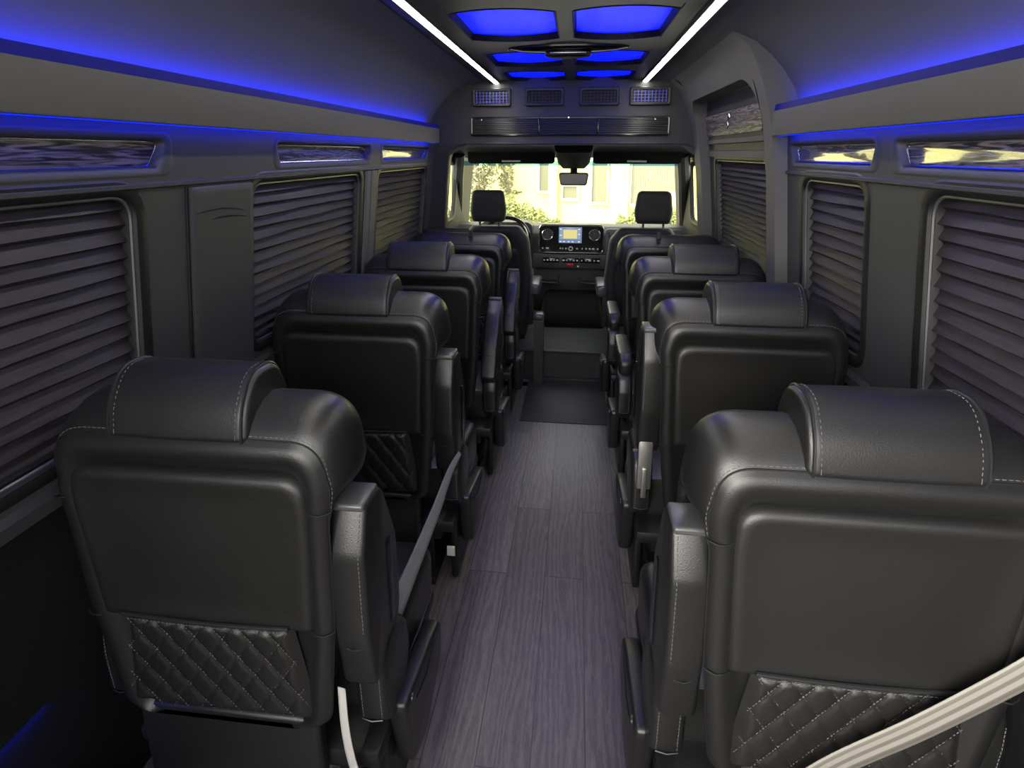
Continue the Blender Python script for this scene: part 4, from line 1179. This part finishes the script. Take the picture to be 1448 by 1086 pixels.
belt('seat_belt', [(0.285, 0.872, 0.012), (0.295, 0.858, 0.13), (0.37, 0.845, 0.29), (0.46, 0.842, 0.40), (0.565, 0.840, 0.527), (0.70, 0.838, 0.645), (0.833, 0.834, 0.780), (0.884, 0.832, 0.850), (0.905, 0.832, 0.90)], (0.046, 0.05), 'beige striped belt stretched across the back of the nearest right seat', ((0, 1, 0), (0.2, 1, 0)))
belt('seat_belt', [(-0.336, 1.128, 0.500), (-0.322, 1.22, 0.532), (-0.310, 1.45, 0.560), (-0.302, 1.62, 0.592), (-0.286, 1.70, 0.612)], (0.045, 0.016), 'grey belt stretched from the nearest left seat to the seat ahead', ((0.55, -0.2, 0.8), (0.75, -0.1, 0.6)), m='beltgrey')
belt('seat_belt', [(-0.372, 0.893, 0.525), (-0.372, 0.893, 0.42), (-0.365, 0.895, 0.33), (-0.352, 0.90, 0.25), (-0.345, 0.91, 0.16), (-0.34, 0.93, 0.012)], (0.018, 0.030), 'white belt end hanging below the armrest of the nearest left seat', ((0.2, 1, 0), (0.2, 1, 0)), m='white')
tg = tag(MB().box(-0.352, -0.322, 1.735, 1.741, 0.172, 0.212, 0.002).build('webbing_tag', M['white'], None), 'small white tag at the foot of the second left seat', 'tag')
tg2 = tag(MB().loft([[(-0.372 + a, 1.738, 0.555 + b) for a, b in ((0, 0), (0.016, 0.012), (0.012, 0.06), (0.0, 0.062))], [(-0.372 + a, 1.741, 0.555 + b) for a, b in ((0, 0), (0.016, 0.012), (0.012, 0.06), (0.0, 0.062))]]).build('webbing_tag', M['white'], None), 'small white strap end by the armrest foot of the second left seat', 'tag')

# ------------------------------------------------------------------ outside
GZ = -0.55
mb = MB(); mb.box(-40, 40, -30, 40, GZ - 0.2, GZ)
gr = struct(mb.build('ground', M['paving'], None, smooth=False))
bd = thing('building', 'sunlit cream building across the street, seen through the windscreen', 'building', (1.0, 16.0, GZ))
FY = 16.0
def wpt(px, py, Y=FY):
    # where a line of sight through the photograph meets the facade
    return (0.085 + (px - 818.0) * Y / 811.0, Y, 1.6 - (py - 216.0) * Y / 824.0)
mb = MB(); mb.box(-15, 15, 0.0, 6.0, 0.0, 4.5); mb.build('facade', M['stucco'], bd, smooth=False)
def outwin(px0, py0, px1, py1, m='outwin', nm='window', dep=0.06, rib=0):
    x0, _, z1 = wpt(px0, py0); x1, _, z0 = wpt(px1, py1)
    x0 -= 1.0; x1 -= 1.0; z0 -= GZ; z1 -= GZ
    f = MB()
    for a, b, c, d in ((x0 - .06, x1 + .06, z1, z1 + .06), (x0 - .06, x1 + .06, z0 - .08, z0), (x0 - .06, x0, z0, z1), (x1, x1 + .06, z0, z1)): f.box(a, b, -0.09, 0.02, c, d)
    fo = f.build(nm, M['outframe'], bd, smooth=False)
    p = MB().box(x0, x1, -0.03, 0.01, z0, z1)
    if rib:
        for i in range(rib):
            x = x0 + (x1 - x0) * (i + 0.5) / rib; p.box(x - 0.015, x + 0.015, -0.045, -0.02, z0, z1)
    p.build('pane', M[m], fo, smooth=False)
outwin(765, 150, 777, 269); outwin(798, 262, 817, 279); outwin(838, 150, 858, 284)
outwin(892, 150, 962, 286, m='garage', rib=22)
mb = MB()
for px0, py0, px1, py1 in ((926, 268, 962, 290),):
    a = wpt(px0, py0); b = wpt(px1, py1); mb.box(a[0] - 1, b[0] - 1, -0.25, -0.05, b[2] - GZ, a[2] - GZ, 0.05)
mb.build('awning', M['stucco'], bd)
# raised pilasters and base
mb = MB()
for px0, px1 in ((703, 716), (778, 790), (862, 888)):
    a = wpt(px0, 0); b = wpt(px1, 0); mb.box(a[0] - 1, b[0] - 1, -0.18, 0.0, 0, 4.5)
mb.build('pilaster', M['stucco'], bd)
# dark cursive lettering on the wall (only partly legible in the photograph)
def cursive(pts, r=0.018):
    P = [wpt(x, y) for x, y in pts]
    return [(p[0] - 1.0, -0.03, p[2] - GZ) for p in P]
mb = MB()
for st in ([(721, 272.5), (724, 271.5), (726, 272.5)], [(728, 273.6), (726.5, 271.5), (728, 269), (731, 268.4), (732.5, 270), (731, 272.5), (728.5, 273.8), (731.5, 273.2), (734, 274)], [(732, 270.8), (732.8, 272), (734, 270.6), (734.4, 272), (735.6, 270.4)], [(735.6, 272), (737, 270.2), (736.2, 271.9), (738, 271.4), (739.5, 267.8), (738.4, 271.5), (740.5, 271)]):
    mb.tube(cursive(st), 0.016, 5)
mb.build('wall_lettering', M['script'], bd)
mb = MB()
for st in ([(911, 250), (911, 244)], [(911, 244), (917, 254)], [(917, 254), (917.5, 243)]):
    mb.tube([(p[0], -0.06, p[2]) for p in cursive(st)], 0.011, 5)
mb.build('door_mark', M['stucco'], bd)  # thin pale strokes on the roller door

def bush(x, y, z, rx, ry, rz, n, name, label, cat, m, group, leaf=0.07, seed=1, trunk=None):
    rnd = random.Random(seed)
    r = thing(name, label, cat, (x, y, GZ), group)
    mb = MB()
    for i in range(n):
        # leaf cards distributed through the crown's outer volume
        while True:
            p = Vector((rnd.uniform(-1, 1), rnd.uniform(-1, 1), rnd.uniform(-1, 1)))
            if 0.35 < p.length < 1: break
        wob = 1 + 0.18 * math.sin(5 * p.x + seed) * math.cos(4 * p.z + seed)
        c = Vector((p.x * rx * wob, p.y * ry * wob, z - GZ + p.z * rz * wob))
        if c.z < 0.02: c.z = 0.02 + rnd.random() * 0.05
        d = Vector((rnd.uniform(-1, 1), rnd.uniform(-1, 1), rnd.uniform(-0.6, 1))).normalized(); e = d.orthogonal().normalized() * rnd.uniform(0.5, 0.8)
        s = leaf * rnd.uniform(0.6, 1.3)
        mb.add([c - d * s, c + e * s * 0.5, c + d * s, c - e * s * 0.5], [(0, 1, 2, 3)])
    mb.build('foliage', M[m], r, smooth=False, recalc=False)
    tb = MB()
    if trunk:
        tb.tube([(0, 0, 0), (0.05, 0, z * 0.5 - GZ * .5), (0, 0.05, z - GZ)], trunk, 8)
    else:
        for k in range(4): tb.tube([(0.06 * k - 0.1, 0, 0), (rnd.uniform(-.5, .5) * rx, rnd.uniform(-.4, .4) * ry, (z - GZ) * 0.9)], 0.015, 5)
    tb.build('stem', M['bark'], r)
def gx(px, Y): return 0.085 + (px - 818.0) * Y / 811.0
def gzz(py, Y): return 1.6 - (py - 216.0) * Y / 824.0
HY = 13.0
def hedge(blobs, label, seed):
    rnd = random.Random(seed)
    x0 = sum(gx(p, HY) for p, t, r in blobs) / len(blobs)
    r_ = thing('hedge', label, 'hedge', (x0, HY, GZ))
    mb = MB(); tb = MB()
    for px, top, rx in blobs:
        H = gzz(top, HY) - GZ; cx = gx(px, HY) - x0
        for i in range(1500):
            while True:
                p = Vector((rnd.uniform(-1, 1), rnd.uniform(-1, 1), rnd.uniform(0, 1)))
                if 0.5 < p.length < 1: break
            wob = 1 + 0.10 * math.sin(7 * p.x + px) * math.cos(5 * p.z + px)
            c = Vector((cx + p.x * rx * wob, p.y * 0.5 * wob, max(0.02, p.z * H * wob)))
            d = Vector((rnd.uniform(-1, 1), rnd.uniform(-1, 1), rnd.uniform(-0.6, 1))).normalized(); e = d.orthogonal().normalized() * rnd.uniform(0.5, 0.8)
            q = 0.06 * rnd.uniform(0.6, 1.3)
            mb.add([c - d * q, c + e * q * 0.5, c + d * q, c - e * q * 0.5], [(0, 1, 2, 3)])
        MB().tube([(cx, 0, 0), (cx + 0.05, 0.03, H * 0.8)], 0.02, 5).build('stem', M['bark'], r_)
    mb.build('foliage', M['leaf'], r_, smooth=False, recalc=False)
hedge([(655, 276, .5), (682, 273, .55), (706, 273, .5), (725, 277, .5), (745, 286, .5), (765, 298, .5), (786, 309, .4)], 'sunlit green hedge sloping down to the centre screen, outside behind the driver headrest', 3)
hedge([(882, 304, .3), (900, 297, .4), (935, 292, .5), (962, 288, .4)], 'small sunlit hedge outside behind the passenger headrest', 5)
bush(gx(675, 14.5), 14.5, 1.35, 0.55, 0.5, 1.0, 1500, 'small_tree', 'grey green tree outside above the driver headrest, at the windscreen edge', 'tree', 'leafdark', None, leaf=0.08, seed=40, trunk=0.05)
bush(gx(718, 15.2), 15.2, 1.1, 0.22, 0.25, 0.8, 500, 'small_tree', 'slim tree outside beside the cream pilaster, above the driver headrest', 'tree', 'leafdark', None, leaf=0.07, seed=41, trunk=0.04)

# ------------------------------------------------------------------ lights
w = bpy.data.worlds.new('World'); scene.world = w; w.use_nodes = True
bg = w.node_tree.nodes['Background']
# overcast daylight, brighter and warmer towards the left rear
wt = w.node_tree; WL = wt.links.new
tcw = wt.nodes.new('ShaderNodeTexCoord')
dt = wt.nodes.new('ShaderNodeVectorMath'); dt.operation = 'DOT_PRODUCT'; dt.inputs[1].default_value = Vector((-0.62, -0.75, 0.22)).normalized()
WL(tcw.outputs['Generated'], dt.inputs[0])
cl = wt.nodes.new('ShaderNodeMath'); cl.operation = 'MAXIMUM'; cl.inputs[1].default_value = 0.0; WL(dt.outputs['Value'], cl.inputs[0])
pw = wt.nodes.new('ShaderNodeMath'); pw.operation = 'POWER'; pw.inputs[1].default_value = 6.0; WL(cl.outputs[0], pw.inputs[0])
cr = wt.nodes.new('ShaderNodeMix'); cr.data_type = 'RGBA'
cr.inputs['A'].default_value = (1.0, 0.99, 0.97, 1); cr.inputs['B'].default_value = (1.0, 0.95, 0.84, 1)
WL(pw.outputs[0], cr.inputs['Factor']); WL(cr.outputs['Result'], bg.inputs['Color'])
sm = wt.nodes.new('ShaderNodeMath'); sm.operation = 'MULTIPLY_ADD'; sm.inputs[1].default_value = 19.0; sm.inputs[2].default_value = 2.9
WL(pw.outputs[0], sm.inputs[0]); WL(sm.outputs[0], bg.inputs['Strength'])

sun = bpy.data.lights.new('sun', 'SUN'); sun.energy = 2.2; sun.angle = 0.01; sun.color = (1.0, 0.95, 0.82)
so_ = bpy.data.objects.new('sun', sun); COL.objects.link(so_); so_.rotation_euler = (math.radians(30), 0, math.radians(-14))
def area(name, loc, rot, sx, sy, power, col):
    l = bpy.data.lights.new(name, 'AREA'); l.shape = 'RECTANGLE'; l.size = sx; l.size_y = sy; l.energy = power; l.color = col
    o = bpy.data.objects.new(name, l); COL.objects.link(o); o.location = loc; o.rotation_euler = rot
    return o
BLUE = (0.0, 0.012, 1.0)
# cove strips on top of the valances (aimed up and inwards) and under them (aimed down at the wood strips)
for sg, y1 in ((-1, 3.58), (1, 2.22)):
    L = y1 - YR
    area('cove_light', (sg * 0.846, (YR + y1) / 2, 1.752), (0, math.radians(-125 * sg), 0), 0.012, L, 12.0 * L / 4, BLUE)
    area('under_valance_light', (sg * 0.822, (YR + y1) / 2, 1.654), (0, math.radians(-50 * sg), 0), 0.010, L, 1.9 * L / 4, BLUE)
area('wheel_arch_light', (-0.965, 0.66, 0.50), (0, math.radians(-10), 0), 0.02, 0.3, 0.25, BLUE)

# ------------------------------------------------------------------ camera
cam = bpy.data.cameras.new('camera'); co = bpy.data.objects.new('camera', cam); COL.objects.link(co)
cam.sensor_fit = 'HORIZONTAL'; cam.sensor_width = 36.0
cam.lens = 800.0 / 1448.0 * 36.0
cam.shift_y = -(543.0 - 415.462) / 1448.0
cam.clip_start = 0.02; cam.clip_end = 200
co.location = (0.085, 0.0, 1.60)
co.rotation_euler = (math.radians(90 - 14), 0, math.radians(6.504))
scene.camera = co
scene.view_settings.view_transform = 'Standard'
scene.view_settings.look = 'None'
scene.view_settings.exposure = 0.0
scene.view_settings.gamma = 1.0
scene.cycles.use_denoising = True
scene.cycles.max_bounces = 8
